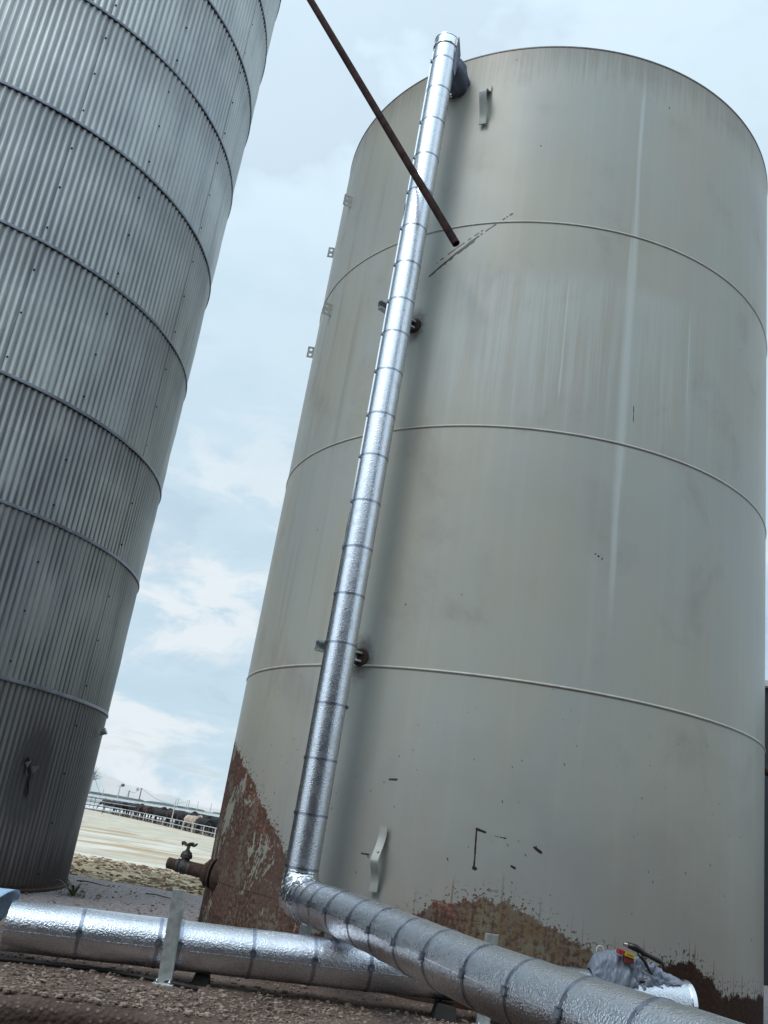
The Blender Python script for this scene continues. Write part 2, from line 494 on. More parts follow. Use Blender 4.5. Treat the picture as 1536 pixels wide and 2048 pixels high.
    # a rough weld line round the bottom course
    wl = (z - 0.55 + (r1 - 0.5) * 0.02).abs().lt(0.007) * (1.0 - g_.ss(th, -140.0, -128.0))
    col = g_.mix(wl * 0.5, col, (0.04, 0.03, 0.027))
    g_.put(b.inputs['Base Color'], col)
    g_.put(b.inputs['Roughness'], 0.42 + rust * 0.42 + (med - 0.5) * 0.2)
    g_.put(b.inputs['Specular IOR Level'], 0.45 - rust * 0.35)
    oil = g_.noise(g_.comb(u * 0.7, z * 0.7, 2.0), 1.1, 2.0, 0.4)
    hb = g_.bump(oil, 0.4, 0.05)
    g_.put(b.inputs['Normal'], g_.bump(rust * 0.6 * r2 + fine * 0.04 + rust * 0.15 + fl * -0.1, 0.5, 0.01, hb))
    return m


M_tank = mat_tank()
M_tpaint = simple('tank_paint_plain', (0.35, 0.37, 0.34), 0.45, 0, 0.12, 9.0)
M_bead = simple('weld_bead_paint', (0.50, 0.49, 0.44), 0.4, 0, 0.12, 7.0)

# --- corrugated silo
LC = Vector((-6.662, 12.133, 0.0)); LR = 3.399
LTX, LTY = 0.0024, -0.0539
LZ = [2.201, 4.033, 5.429, 7.149, 8.857, 10.534, 12.051, 13.383, 14.85, 16.3]
SEAMS = [-11.3, -34.3, -51.4, -74.0, -97.0]


def mat_silo():
    m, g_, b = new_mat('galvanised_corrugated')
    c = g_.coord()
    x, y, z = g_.sep(c)
    xx = x - z * LTX; yy = y - z * LTY
    th = g_.m('ARCTAN2', yy, xx) * (180 / PI)
    u = th * (PI / 180 * LR)
    r = g_.m('SQRT', xx * xx + yy * yy)
    big = g_.noise(g_.comb(u * 0.7, z * 0.5, 1.0), 1.0, 4.0, 0.6)
    stre = g_.noise(g_.comb(u * 5.0, z * 0.18, 1.0), 1.0, 4.0, 0.6)
    fine = g_.noise(g_.comb(u * 16.0, z * 0.9, 5.0), 1.0, 4.0, 0.65)
    speck = g_.noise(g_.comb(u, z, 5.0), 60.0, 2.0, 0.6)
    col = g_.mix(g_.ss(big, 0.35, 0.65), (0.50, 0.53, 0.53), (0.63, 0.66, 0.64))
    col = g_.mix(g_.ss(stre, 0.45, 0.75) * 0.5, col, (0.30, 0.32, 0.37))
    # per-sheet tone
    sheet = g_.m('FLOOR', (th + 80.3) / 23.0)
    course = g_.m('FLOOR', z / 1.62)
    sn = g_.noise(g_.comb(sheet * 3.7, course * 5.3, 0.0), 1.0, 0.0)
    col = g_.mix(g_.ss(sn, 0.3, 0.7) * 0.25, col, (0.34, 0.37, 0.42))
    # valleys between the ribs darker, more so lower down
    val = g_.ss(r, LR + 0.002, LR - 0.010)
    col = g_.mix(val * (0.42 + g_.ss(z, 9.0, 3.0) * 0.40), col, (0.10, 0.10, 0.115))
    # streaks under the rings, smudges and a darker tone lower down
    for zz in LZ[:8]:
        k = g_.ss(z + fine * 0.5, zz - 0.45, zz + 0.1) * z.lt(zz)
        col = g_.mix(k * 0.30, col, (0.14, 0.13, 0.14))
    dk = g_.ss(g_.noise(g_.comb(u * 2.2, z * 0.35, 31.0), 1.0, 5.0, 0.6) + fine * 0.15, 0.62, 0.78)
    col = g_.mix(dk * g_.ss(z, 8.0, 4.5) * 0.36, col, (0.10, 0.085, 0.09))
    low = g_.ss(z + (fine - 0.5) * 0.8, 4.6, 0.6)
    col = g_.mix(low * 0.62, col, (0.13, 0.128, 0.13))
    rst = g_.ss(z + (fine - 0.5) * 1.0 + (stre - 0.5) * 0.8, 0.75, 0.12)
    col = g_.mix(rst * 0.75, col, (0.06, 0.038, 0.032))
    col = g_.mix(g_.ss(speck, 0.62, 0.72) * 0.25, col, (0.2, 0.2, 0.22))
    sl = None
    for s_ in SEAMS:
        k = (th - s_).abs().lt(0.065)
        sl = k if sl is None else sl.max(k)
    col = g_.mix(sl * 0.7, col, (0.07, 0.07, 0.08))
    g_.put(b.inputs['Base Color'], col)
    g_.put(b.inputs['Metallic'], 0.38 - rst * 0.35)
    g_.put(b.inputs['Roughness'], 0.46 + (fine - 0.5) * 0.2 + rst * 0.3)
    g_.put(b.inputs['Normal'], g_.bump(speck * 0.3 + big * 2.0, 0.25, 0.01))
    return m


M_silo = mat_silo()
M_bolt = simple('dark_bolt', (0.03, 0.03, 0.035), 0.6, 0.3)
M_ring = simple('silo_ring_steel', (0.26, 0.28, 0.33), 0.5, 0.5, 0.25, 6.0)
M_roof = simple('silo_roof_metal', (0.45, 0.47, 0.48), 0.5, 0.6, 0.15, 2.0)


def mat_slab():
    m, g_, b = new_mat('exposed_aggregate_concrete')
    c = g_.coord()
    x, y, z = g_.sep(c)
    v = g_.vor(c, 34.0)
    vc = g_.vor(c, 34.0, 'F1', 'Color')
    vx, vy, vz = g_.sep(vc)
    n_ = g_.noise(c, 1.3, 5.0, 0.6)
    n2_ = g_.noise(c, 14.0, 5.0, 0.7)
    base = g_.mix(g_.ss(n_, 0.35, 0.65), (0.095, 0.066, 0.055), (0.175, 0.130, 0.110))
    st = g_.mix(vx, (0.10, 0.065, 0.055), (0.30, 0.24, 0.21))
    col = g_.mix(g_.ss(v, 0.40, 0.25) * g_.ss(vy + n2_ * 0.4, 0.45, 0.75), base, st)
    col = g_.mix(g_.ss(n2_, 0.55, 0.75) * 0.5, col, (0.055, 0.04, 0.036))
    far = g_.ss(y, 7.6, 10.5)
    col = g_.mix(far * (0.45 + 0.55 * g_.ss(n2_, 0.4, 0.6)), col, (0.38, 0.345, 0.35))
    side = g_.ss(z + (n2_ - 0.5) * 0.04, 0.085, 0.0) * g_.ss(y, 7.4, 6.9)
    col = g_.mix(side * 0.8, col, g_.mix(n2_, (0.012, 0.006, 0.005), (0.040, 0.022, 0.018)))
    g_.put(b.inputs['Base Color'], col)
    b.inputs['Roughness'].default_value = 0.9
    b.inputs['Specular IOR Level'].default_value = 0.2
    g_.put(b.inputs['Normal'], g_.bump(v * -0.8 + n2_ * 0.8, 0.9, 0.02))
    return m


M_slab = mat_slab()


def mat_ground():
    m, g_, b = new_mat('dirt_yard')
    c = g_.coord()
    x, y, z = g_.sep(c)
    n1_ = g_.noise(c, 0.35, 6.0, 0.65)
    n2_ = g_.noise(c, 1.7, 6.0, 0.7)
    n3_ = g_.noise(c, 5.5, 5.0, 0.7)
    tr = g_.noise(g_.comb(x * 0.05 + y * 0.02, y * 0.35 - x * 0.10, 0.0), 1.0, 5.0, 0.6, 0.3)
    sand = g_.mix(g_.ss(n2_, 0.35, 0.65), (0.48, 0.355, 0.21), (0.66, 0.53, 0.35))
    clod = g_.ss(n3_ * 0.5 + n2_ * 0.5, 0.50, 0.58) * g_.ss(y, 36.0, 17.0)
    sand = g_.mix(clod * 0.85, sand, (0.17, 0.105, 0.05))
    white = g_.ss(y + (tr - 0.5) * 30.0 + (n2_ - 0.5) * 16.0 + x * 0.2, 15.5, 27.0)
    pale = g_.mix(g_.ss(n1_, 0.3, 0.7), (0.50, 0.45, 0.36), (0.70, 0.66, 0.57))
    col = g_.mix(white, sand, pale)
    streak = g_.ss(tr, 0.52, 0.60) * g_.ss(y, 28.0, 40.0) * g_.ss(y, 76.0, 58.0)
    col = g_.mix(streak * 0.8, col, (0.42, 0.27, 0.135))
    tk = g_.ss(g_.noise(g_.comb(x * 0.03 + y * 0.01, y * 0.9 - x * 0.28, 3.0), 1.0, 3.0, 0.5), 0.56, 0.64) * g_.ss(y, 17.0, 24.0)
    col = g_.mix(tk * 0.5, col, (0.30, 0.26, 0.20))
    pen = g_.ss(y + x * 1.78, 62.0, 64.0)
    yard = g_.mix(g_.ss(n1_, 0.4, 0.6), (0.10, 0.07, 0.055), (0.16, 0.12, 0.09))
    col = g_.mix(pen, col, yard)
    lot = g_.ss(y, 128.0, 132.0)
    col = g_.mix(lot, col, g_.mix(g_.ss(n1_, 0.4, 0.6), (0.62, 0.62, 0.60), (0.80, 0.80, 0.78)))
    f1 = g_.noise(g_.comb(x * 0.002, y * 0.012, 0.0), 1.0, 4.0, 0.6)
    fld = g_.mix(g_.ss(f1, 0.35, 0.65), (0.20, 0.23, 0.18), (0.32, 0.32, 0.27))
    col = g_.mix(g_.ss(y, 262.0, 268.0), col, fld)
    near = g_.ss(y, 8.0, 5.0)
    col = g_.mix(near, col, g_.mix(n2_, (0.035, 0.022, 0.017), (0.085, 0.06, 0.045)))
    g_.put(b.inputs['Base Color'], col)
    b.inputs['Roughness'].default_value = 0.95
    b.inputs['Specular IOR Level'].default_value = 0.15
    g_.put(b.inputs['Normal'], g_.bump(n2_ * 2.0 + n3_ * 1.0, 0.7, 0.05))
    return m


M_ground = mat_ground()

# ------------------------------------------------------------------ setting
def ground_z(x, y):
    def sst(t, a, b):
        t = min(max((t - a) / (b - a), 0), 1); return t * t * (3 - 2 * t)
    back = -0.04 - 0.76 * sst(y, 15.5, 34.0)
    front = -0.46
    t = sst(y, 6.6, 9.0)
    zz = front + (back - front) * t
    if 15.0 < y < 60: zz += 0.05 * (noise.noise(Vector((x * 0.5, y * 0.5, 0))))
    elif y < 6.5: zz += 0.03 * noise.noise(Vector((x * 1.3, y * 1.3, 0)))
    return zz


def axis_vals(segs):
    out_ = []
    for a, b, n_ in segs:
        out_ += [a + (b - a) * i / n_ for i in range(n_)]
    return out_ + [segs[-1][1]]


xs = axis_vals([(-5000, -600, 6), (-600, -100, 6), (-100, -30, 10), (-30, 30, 60), (30, 100, 10), (100, 600, 6), (600, 5000, 6)])
ys = axis_vals([(-600, -60, 6), (-60, -12, 8), (-12, 60, 110), (60, 300, 30), (300, 1000, 8), (1000, 7000, 8)])
gb = MB()
gb.add([(x, y, ground_z(x, y)) for y in ys for x in xs],
       [(j * len(xs) + i, j * len(xs) + i + 1, (j + 1) * len(xs) + i + 1, (j + 1) * len(xs) + i) for j in range(len(ys) - 1) for i in range(len(xs) - 1)])
gb.build('ground', M_ground, smooth=True, kind='structure')


def slab_z(y):
    return 0.028 * (9.5 - y) if y < 9.5 else 0.0


def edge_y(x):
    return 5.72 + 0.14 * x + 0.06 * noise.noise(Vector((x * 1.5, 0, 3))) + 0.04 * noise.noise(Vector((x * 6.0, 0, 8)))


sb = MB()
NX = 360
sx_ = [-14.0 + 28.0 * i / NX for i in range(NX + 1)]
rows = []
fr = [0.0, 0.01, 0.03, 0.08, 0.15, 0.25, 0.4, 0.6, 0.8, 1.0]
for x in sx_:
    ey = edge_y(x); col_ = []
    far_y = 14.45 + 0.25 * noise.noise(Vector((x * 0.5, 2, 0)))
    col_.append((x, ey - 0.03 + 0.03 * noise.noise(Vector((x * 4, 5, 1))), -0.75))
    col_.append((x, ey - 0.05 + 0.05 * noise.noise(Vector((x * 5, 5, 9))), -0.2))
    col_.append((x, ey - 0.04 + 0.04 * noise.noise(Vector((x * 9, 1, 9))), slab_z(ey) - 0.06))
    for t in fr:
        y = ey + (far_y - ey) * t
        z = slab_z(y) + (0.012 * noise.noise(Vector((x * 3, y * 3, 0))) if t > 0 else -0.018)
        col_.append((x, y, z))
    col_.append((x, far_y + 0.02, -0.4))
    rows.append(col_)
K = len(rows[0])
sb.add([p for r in rows for p in r], [(i * K + j, (i + 1) * K + j, (i + 1) * K + j + 1, i * K + j + 1) for i in range(NX) for j in range(K - 1)])
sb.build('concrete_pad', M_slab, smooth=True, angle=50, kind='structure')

# apron of concrete between the dirt and the pens
ap = MB()
Lf = [Vector((-60, 168, 0)), Vector((-29.996, 115, 0)), Vector((-25.5, 109.07, 0)), Vector((-19.5, 98.9, 0)), Vector((-14.9, 89.9, 0)), Vector((-9.43, 78.0, 0)), Vector((12, 40, 0))]
Lw = [Vector((-52, 110, 0)), Vector((-24, 74, 0)), Vector((-18, 66.2, 0)), Vector((-13.5, 61, 0)), Vector((-10.5, 56.5, 0)), Vector((-6.8, 51.4, 0)), Vector((3, 36, 0))]
vs = [(p.x, p.y, -0.76) for p in Lf] + [(p.x, p.y, -0.775) for p in Lw] + [(p.x, p.y, -1.0) for p in Lw]
k7 = len(Lf)
ap.add(vs, [(i, i + 1, k7 + i + 1, k7 + i) for i in range(k7 - 1)] + [(k7 + i, k7 + i + 1, 2 * k7 + i + 1, 2 * k7 + i) for i in range(k7 - 1)])
M_apron = simple('apron_concrete', (0.52, 0.46, 0.36), 0.9, 0, 0.18, 0.8)
ap.build('concrete_apron', M_apron, kind='structure')

# loose gravel lying on the pad
rng = random.Random(5)
gv = MB()
for i in range(9000):
    if rng.random() < 0.75:
        x = rng.uniform(-3.2, 2.6); y = edge_y(x) + 0.02 + abs(rng.gauss(0, 0.75))
    else:
        x = rng.uniform(-4.0, 3.0); y = rng.uniform(6.5, 14.0)
    if (Vector((x, y, 0)) - TC).length < TR + 0.03 or (Vector((x, y, 0)) - LC).length < LR + 0.05: continue
    r = rng.choice((0.004, 0.005, 0.006, 0.007, 0.008, 0.010, 0.015)) * rng.uniform(0.7, 1.4)
    gv.sphere((x, y, slab_z(y) + r * 0.35), r, 5, 3, (rng.uniform(0.8, 1.5), rng.uniform(0.8, 1.5), rng.uniform(0.45, 0.8)), 0.22, rng)


def mat_gravel():
    m, g_, b = new_mat('pea_gravel')
    c = g_.coord()
    vx, vy, vz = g_.sep(g_.vor(c, 22.0, 'F1', 'Color'))
    g_.put(b.inputs['Base Color'], g_.mix(vx, g_.mix(vy, (0.06, 0.034, 0.025), (0.19, 0.125, 0.095)), (0.34, 0.27, 0.22)))
    b.inputs['Roughness'].default_value = 0.85
    return m


gv.build('gravel', mat_gravel(), kind='stuff', label='loose pea gravel scattered over the concrete pad', cat='gravel')

# clods and trampled lumps on the dirt just past the pad
crg = random.Random(77)
cm = MB()
for i in range(6500):
    y = 14.6 + 17.0 * crg.random() ** 1.5
    x = -y * crg.uniform(0.03, 0.40)
    if noise.noise(Vector((x * 0.5, y * 0.5, 4))) < -0.12 + crg.uniform(-.2, .2): continue
    r = crg.choice((0.012, 0.016, 0.02, 0.028, 0.036, 0.05)) * crg.uniform(0.7, 1.3)
    cm.sphere((x, y, ground_z(x, y) + r * 0.15), r, 6, 4, (crg.uniform(.9, 1.9), crg.uniform(.8, 1.5), crg.uniform(.45, .8)), 0.3, crg)
M_clod, g_, b_ = new_mat('dirt_clods')
vx_, vy_, vz_ = g_.sep(g_.vor(g_.coord(), 5.0, 'F1', 'Color'))
g_.put(b_.inputs['Base Color'], g_.mix(g_.ss(vx_, 0.35, 0.75), (0.15, 0.095, 0.055), (0.50, 0.41, 0.29)))
b_.inputs['Roughness'].default_value = 0.95
cm.build('dirt_clods', M_clod, kind='stuff', label='trampled brown clods on the dirt beyond the pad', cat='dirt')

# ------------------------------------------------------------------ beige steel tank
tank = empty('steel_tank', TC, 'tall beige painted steel tank with rusted peeling base', 'tank')


def ring_pts(c, r, z, n):
    return [Vector((c.x + r * math.cos(2 * PI * i / n), c.y + r * math.sin(2 * PI * i / n), z)) for i in range(n)]


def cyl_wall(mb, c, r, zs, n):
    vs = []
    for z in zs: vs += ring_pts(c, r, z, n)
    fs = []
    for k in range(len(zs) - 1):
        for i in range(n):
            j = (i + 1) % n
            fs.append((k * n + i, k * n + j, (k + 1) * n + j, (k + 1) * n + i))
    mb.add(vs, fs)


w = MB(); cyl_wall(w, TC, TR, [-0.1, 0.3, 1.2, 2.6, 5.0, 7.4, 9.97], 256)
w.build('shell', M_tank, tank, smooth=True)
for zz in TZ[:3]:
    w = MB()
    w.lathe((TC.x, TC.y, zz), (0, 0, 1), [(-0.012, TR - 0.004), (-0.009, TR + 0.005), (0.0, TR + 0.009), (0.009, TR + 0.005), (0.012, TR - 0.004)], 256)
    w.build('weld_seam', M_bead, tank, smooth=True)
w = MB()
w.lathe((TC.x, TC.y, 9.97), (0, 0, 1), [(-0.014, TR + 0.002), (-0.014, TR + 0.005), (0.003, TR + 0.005), (0.003, TR - 0.03), (-0.03, TR - 0.03)], 256)
w.build('rim', simple('rim_steel', (0.16, 0.14, 0.13), 0.55, 0.2, 0.3, 6.0), tank)
w = MB(); r0 = ring_pts(TC, TR - 0.005, 9.95, 128); r0.append(Vector((TC.x, TC.y, 10.1)))
w.add(r0, [(i, (i + 1) % 128, 128) for i in range(128)])
w.build('roof', M_tpaint, tank, smooth=True)
w = MB()
w.lathe((TC.x, TC.y, 0), (0, 0, 1), [(0.0, TR - 0.01), (0.0, TR + 0.055), (0.012, TR + 0.055), (0.014, TR - 0.01)], 200)
w.build('base_flange', M_rust, tank)


def on_tank(thd, z, out_=0.0):
    a = R_(thd)
    return Vector((TC.x + (TR + out_) * math.cos(a), TC.y + (TR + out_) * math.sin(a), z))


def strap(thd, stations, width, name, lean=0.0, **pr):
    """bent flat bar: stations = (z, stand-off) from top to bottom"""
    a = R_(thd); rad = Vector((math.cos(a), math.sin(a), 0)); tan = Vector((-math.sin(a), math.cos(a), 0))
    mb = MB(); th_ = 0.012
    for _ in range(2):      # round the bends
        ns = [stations[0]]
        for p_, q_ in zip(stations, stations[1:]):
            ns += [(p_[0] * .75 + q_[0] * .25, p_[1] * .75 + q_[1] * .25), (p_[0] * .25 + q_[0] * .75, p_[1] * .25 + q_[1] * .75)]
        stations = ns + [stations[-1]]
    vs = []
    ztop = stations[0][0]
    for z, o_ in stations:
        c = on_tank(thd, z, o_) + tan * lean * (z - ztop)
        for s_ in (-1, 1):
            for q in (0.0, th_):
                vs.append(c + tan * (s_ * width / 2) + rad * q)
    fs = []
    n_ = len(stations)
    for i in range(n_ - 1):
        b0 = i * 4; b1 = b0 + 4
        fs += [(b0, b0 + 2, b1 + 2, b1), (b0 + 1, b1 + 1, b1 + 3, b0 + 3), (b0, b1, b1 + 1, b0 + 1), (b0 + 2, b0 + 3, b1 + 3, b1 + 2)]
    fs += [(0, 1, 3, 2), ((n_ - 1) * 4, (n_ - 1) * 4 + 2, (n_ - 1) * 4 + 3, (n_ - 1) * 4 + 1)]
    mb.add(vs, fs)
    o = mb.build(name, M_tpaint, tank, smooth=True, angle=35, **pr)
    nb_ = MB()
    bi = int(len(stations) * 0.36)
    c = on_tank(thd, stations[bi][0], stations[bi][1] + th_) + tan * 0.003
    nb_.lathe(c, rad + Vector((0, 0, 0.5)), [(0, 0.011), (0.008, 0.011), (0.011, 0.006), (0.011, 0.0001)], 8)
    nb_.build('bolt', M_tpaint, o)
    return o


# lower bent strap and upper bent strap
strap(-114.9, [(1.285, 0.035), (1.17, 0.035), (1.02, 0.125), (0.99, 0.125), (0.87, 0.035), (0.765, 0.035)], 0.068, 'bent_strap', lean=0.03, label='beige strap low on the tank wall')
strap(-115.4, [(9.45, 0.01), (9.33, 0.015), (9.27, 0.15), (9.20, 0.16), (9.00, 0.05), (8.86, 0.035)], 0.085, 'bent_strap', label='beige strap high on the tank wall')


def lug(thd, z, mat_):
    a = R_(thd); rad = Vector((math.cos(a), math.sin(a), 0)); tan = Vector((-math.sin(a), math.cos(a), 0))
    w_, h_, t_ = 0.115, 0.165, 0.008
    mb = MB()
    # plate with two holes: build as strips round square-ish 8-gon holes
    base = on_tank(thd, z, -0.004)
    holes = [(w_ * 0.62, h_ * 0.27), (w_ * 0.62, h_ * 0.73)]
    hr = 0.021
    def P(u_, v_, s_): return base + rad * u_ + Vector((0, 0, v_ - h_ / 2)) + tan * (s_ * t_ / 2)
    for s_ in (-1, 1):
        for hi, (hu, hv) in enumerate(holes):
            v0 = 0 if hi == 0 else h_ / 2; v1 = v0 + h_ / 2
            outer = []; inner = []
            for k in range(16):
                an = 2 * PI * k / 16; cx_, sy_ = math.cos(an), math.sin(an)
                inner.append(P(hu + hr * cx_, hv + hr * sy_, s_))
                tx = (w_ - hu) / cx_ if cx_ > 1e-6 else ((0 - hu) / cx_ if cx_ < -1e-6 else 1e9)
                ty = (v1 - hv) / sy_ if sy_ > 1e-6 else ((v0 - hv) / sy_ if sy_ < -1e-6 else 1e9)
                t__ = min(tx, ty); outer.append(P(hu + cx_ * t__, hv + sy_ * t__, s_))
            mb.add(outer + inner, [(k, (k + 1) % 16, 16 + (k + 1) % 16, 16 + k) for k in range(16)])
    # hole walls and rim
    for hu, hv in holes:
        ring = []
        for s_ in (-1, 1):
            ring += [P(hu + hr * math.cos(2 * PI * k / 16), hv + hr * math.sin(2 * PI * k / 16), s_) for k in range(16)]
        mb.add(ring, [(k, (k + 1) % 16, 16 + (k + 1) % 16, 16 + k) for k in range(16)])
    q = [P(0, 0, -1), P(w_, 0, -1), P(w_, h_, -1), P(0, h_, -1), P(0, 0, 1), P(w_, 0, 1), P(w_, h_, 1), P(0, h_, 1)]
    mb.add(q, [(0, 1, 5, 4), (1, 2, 6, 5), (2, 3, 7, 6)])
    return mb.build('ladder_lug', mat_, tank)


M_lug = simple('lug_paint', (0.26, 0.27, 0.27), 0.5, 0.2, 0.2)
lug(-158.6, 8.80, M_tpaint); lug(-180.5, 8.77, M_lug)
lug(-157.0, 7.105, M_tpaint); lug(-180.5, 7.145, M_lug)

# welded pads with channel arms that carry the riser
for zz, name_l in ((6.294, None), (2.711, None)):
    p = on_tank(-124.8, zz)
    a = R_(-124.8); rad = Vector((math.cos(a), math.sin(a), 0))
    mb = MB()
    mb.lathe(p - rad * 0.004, rad, [(0, 0.085), (0.014, 0.085), (0.018, 0.078), (0.018, 0.0001)], 20)
    pad = mb.build('weld_pad', M_rust, tank)
    tip = Vector((-0.385, 7.94, zz)) if zz > 4 else Vector((-0.405, 7.985, zz)); dr = (tip - p).normalized(); side = Vector((0, 0, 1)).cross(dr)
    mb = MB()
    root = p + dr * 0.01
    # open channel: web plus two flanges
    W2, H2, T2 = 0.092, 0.060, 0.007
    L_ = (tip - root).length; mid = (root + tip) / 2
    rot = Matrix((dr, side, Vector((0, 0, 1)))).transposed()
    mb.box(mid - side * (H2 / 2), (L_, T2, W2), rot)
    mb.box(mid + Vector((0, 0, W2 / 2 - T2 / 2)) + side * T2 / 2, (L_, H2 - T2, T2), rot)
    mb.box(mid - Vector((0, 0, W2 / 2 - T2 / 2)) + side * T2 / 2, (L_, H2 - T2, T2), rot)
    mb.box(mid + side * (H2 / 2 - T2 / 2) + Vector((0, 0, W2 / 2 - 0.012)), (L_, T2 * 0.8, 0.011), rot)
    mb.box(mid + side * (H2 / 2 - T2 / 2) - Vector((0, 0, W2 / 2 - 0.012)), (L_, T2 * 0.8, 0.011), rot)
    mb.build('channel_arm', M_strut, pad if False else tank)

# outlet nozzle and gate valve, lower left
a = R_(-160.5)
vp = on_tank(-162.0, 0.60)
ax = (Vector((-1.47, 10.35, 0.62)) - Vector((-0.95, 9.95, 0.60))).normalized()
ax = Vector((-0.955, 0.22, 0.06)).normalized()
vb = on_tank(-160.0, 0.60, -0.03)
valve = MB()
valve.lathe(vb, ax, [(-0.15, 0.15), (0.02, 0.15), (0.03, 0.145), (0.032, 0.09), (0.06, 0.09), (0.06, 0.135), (0.085, 0.135), (0.087, 0.10), (0.095, 0.10), (0.095, 0.128), (0.118, 0.128), (0.12, 0.10), (0.15, 0.095), (0.15, 0.066), (0.30, 0.064)], 28)
noz = valve.build('outlet_nozzle', M_rust, tank, smooth=True, angle=35)
noz['_w'] = list(TC)
mb = MB()
mb.lathe(vb, ax, [(0.24, 0.054), (0.55, 0.054), (0.55, 0.045), (0.42, 0.040)], 24)
mb.build('stub_pipe', M_rust, noz, smooth=True, angle=35)
vc_ = vb + ax * 0.375
mb = MB()
mb.lathe(vb, ax, [(0.30, 0.05), (0.30, 0.066), (0.325, 0.066), (0.33, 0.058), (0.36, 0.072), (0.39, 0.072), (0.42, 0.058), (0.425, 0.066), (0.45, 0.066), (0.45, 0.05)], 24)
mb.lathe(vc_, (0.02, 0, 1), [(0.03, 0.046), (0.075, 0.042), (0.085, 0.060), (0.115, 0.060), (0.12, 0.054), (0.14, 0.048), (0.15, 0.028), (0.165, 0.018), (0.215, 0.016), (0.215, 0.0001)], 20)
gv_ = mb.build('gate_valve', M_valve, noz, smooth=True, angle=40)
mb = MB()
hc = vc_ + Vector((0.005, 0, 0.208))
tilt = Matrix.Rotation(0.0, 3, 'X')
pts_ = []
for k in range(48):
    an = 2 * PI * k / 48; rr = 0.070 * (1 + 0.10 * math.cos(5 * an))
    pts_.append(hc + Vector((math.cos(an) * rr, math.sin(an) * rr, 0.012 * math.cos(5 * an) + 0.008)))
pts_.append(pts_[0]); mb.tube(pts_, 0.0095, 8, caps=False)
for k in range(5):
    an = 2 * PI * k / 5
    mb.tube([hc + Vector((0, 0, -0.01)), hc + Vector((math.cos(an) * 0.070, math.sin(an) * 0.070, 0.012))], 0.007, 6)
mb.lathe(hc, (0, 0, 1), [(-0.02, 0.016), (0.012, 0.016), (0.018, 0.010), (0.018, 0.0001)], 10)
mb.build('handwheel', M_valve, noz)

# rusty standpipe clamp on the right flank of the tank
mb = MB()
pr_ = Vector((4.50, 9.62, 2.44))
mb.tube([pr_ + Vector((-0.06, 0.03, 0.02)), pr_ + Vector((0.05, -0.0, 0.0)), pr_ + Vector((0.10, 0, -0.08)), pr_ + Vector((0.12, 0, -0.5)), pr_ + Vector((0.12, 0, -2.2))], [0.045, 0.045, 0.05, 0.05, 0.05], 12)
mb.build('drain_pipe', M_rust, tank, smooth=True, angle=40)

# ------------------------------------------------------------------ corrugated silo
silo = empty('corrugated_silo', LC, 'tall grey corrugated metal silo with ring bands and a gash low down', 'silo')


def sh(p):
    return Vector((p[0] + LTX * p[2], p[1] + LTY * p[2], p[2]))


NC = 262
SEG = 8
amp = 0.0125
NN = NC * SEG
cs = [(math.cos(2 * PI * i / NN), math.sin(2 * PI * i / NN)) for i in range(NN)]
rr_ = [amp * math.cos(2 * PI * i / SEG) for i in range(NN)]
bounds = [0.02] + LZ
HOLE = Vector((-3.50, 10.80, 1.25))
for k in range(len(LZ)):
    z0 = bounds[k] + (0.016 if k else 0); z1 = LZ[k] - 0.024
    off = 0.004 * (k % 2)
    mb = MB(); vs = []; fs = []
    nz = 14 if k == 0 else 6
    dn_tab = [[0.010 * noise.noise(Vector((cs[i][0] * 9, cs[i][1] * 9, k * 7.1 + q_ * 0.7))) + 0.005 * noise.noise(Vector((cs[i][0] * 30, cs[i][1] * 30, k * 3.1 + q_ * 1.3))) for q_ in range(6)] for i in range(NN)]
    for q in range(nz):
        z = z0 + (z1 - z0) * q / (nz - 1)
        for i in range(NN):
            r = LR + off + rr_[i]
            r += dn_tab[i][q % 6] if k else 0
            p = Vector((LC.x + cs[i][0] * r, LC.y + cs[i][1] * r, z))
            if k == 0:      # the dent round the gash
                pp = sh(p); dd_ = ((pp - HOLE) * Vector((1, 1, 0)).length * 0.7).length
                dist = math.hypot(math.hypot(pp.x - HOLE.x, pp.y - HOLE.y), (pp.z - HOLE.z) * 0.6)
                dn = 0.05 * math.exp(-(dist / 0.28) ** 2)
                p.x -= cs[i][0] * dn; p.y -= cs[i][1] * dn
            vs.append(sh(p))
    for q in range(nz - 1):
        for i in range(NN):
            j = (i + 1) % NN
            fs.append((q * NN + i, q * NN + j, (q + 1) * NN + j, (q + 1) * NN + i))
    mb.add(vs, fs)
    # seam bolts (only the seams that face the yard)
    blts = []
    for s_ in SEAMS[:3]:
        zb_ = z0 + 0.18
        while zb_ < z1 - 0.1:
            an = R_(s_ + 0.35)
            r = LR + 0.014
            c = sh((LC.x + math.cos(an) * r, LC.y + math.sin(an) * r, zb_))
            mbb = MB(); blts.append(mbb); mbb.lathe(c, (math.cos(an), math.sin(an), 0), [(-0.012, 0.013), (0.006, 0.013), (0.010, 0.009), (0.010, 0.0001)], 6)
            zb_ += 0.57
    wc_ = mb.build('wall_course', M_silo, silo, smooth=True, angle=50)
    for q_ in blts: q_.build('bolt', M_bolt, silo)
for k, zz in enumerate(LZ[:-1]):
    mb = MB(); n_ = 240; vs = []
    prof = [(-0.020, LR + 0.011), (-0.022, LR + 0.030), (-0.016, LR + 0.032), (0.020, LR + 0.024), (0.024, LR + 0.010)]
    for h, r in prof:
        for i in range(n_):
            vs.append(sh((LC.x + r * math.cos(2 * PI * i / n_), LC.y + r * math.sin(2 * PI * i / n_), zz + h)))
    fs = [(a_ * n_ + i, a_ * n_ + (i + 1) % n_, (a_ + 1) * n_ + (i + 1) % n_, (a_ + 1) * n_ + i) for a_ in range(len(prof) - 1) for i in range(n_)]
    mb.add(vs, fs)
    mb.build('ring_band', M_ring, silo, smooth=True, angle=40)
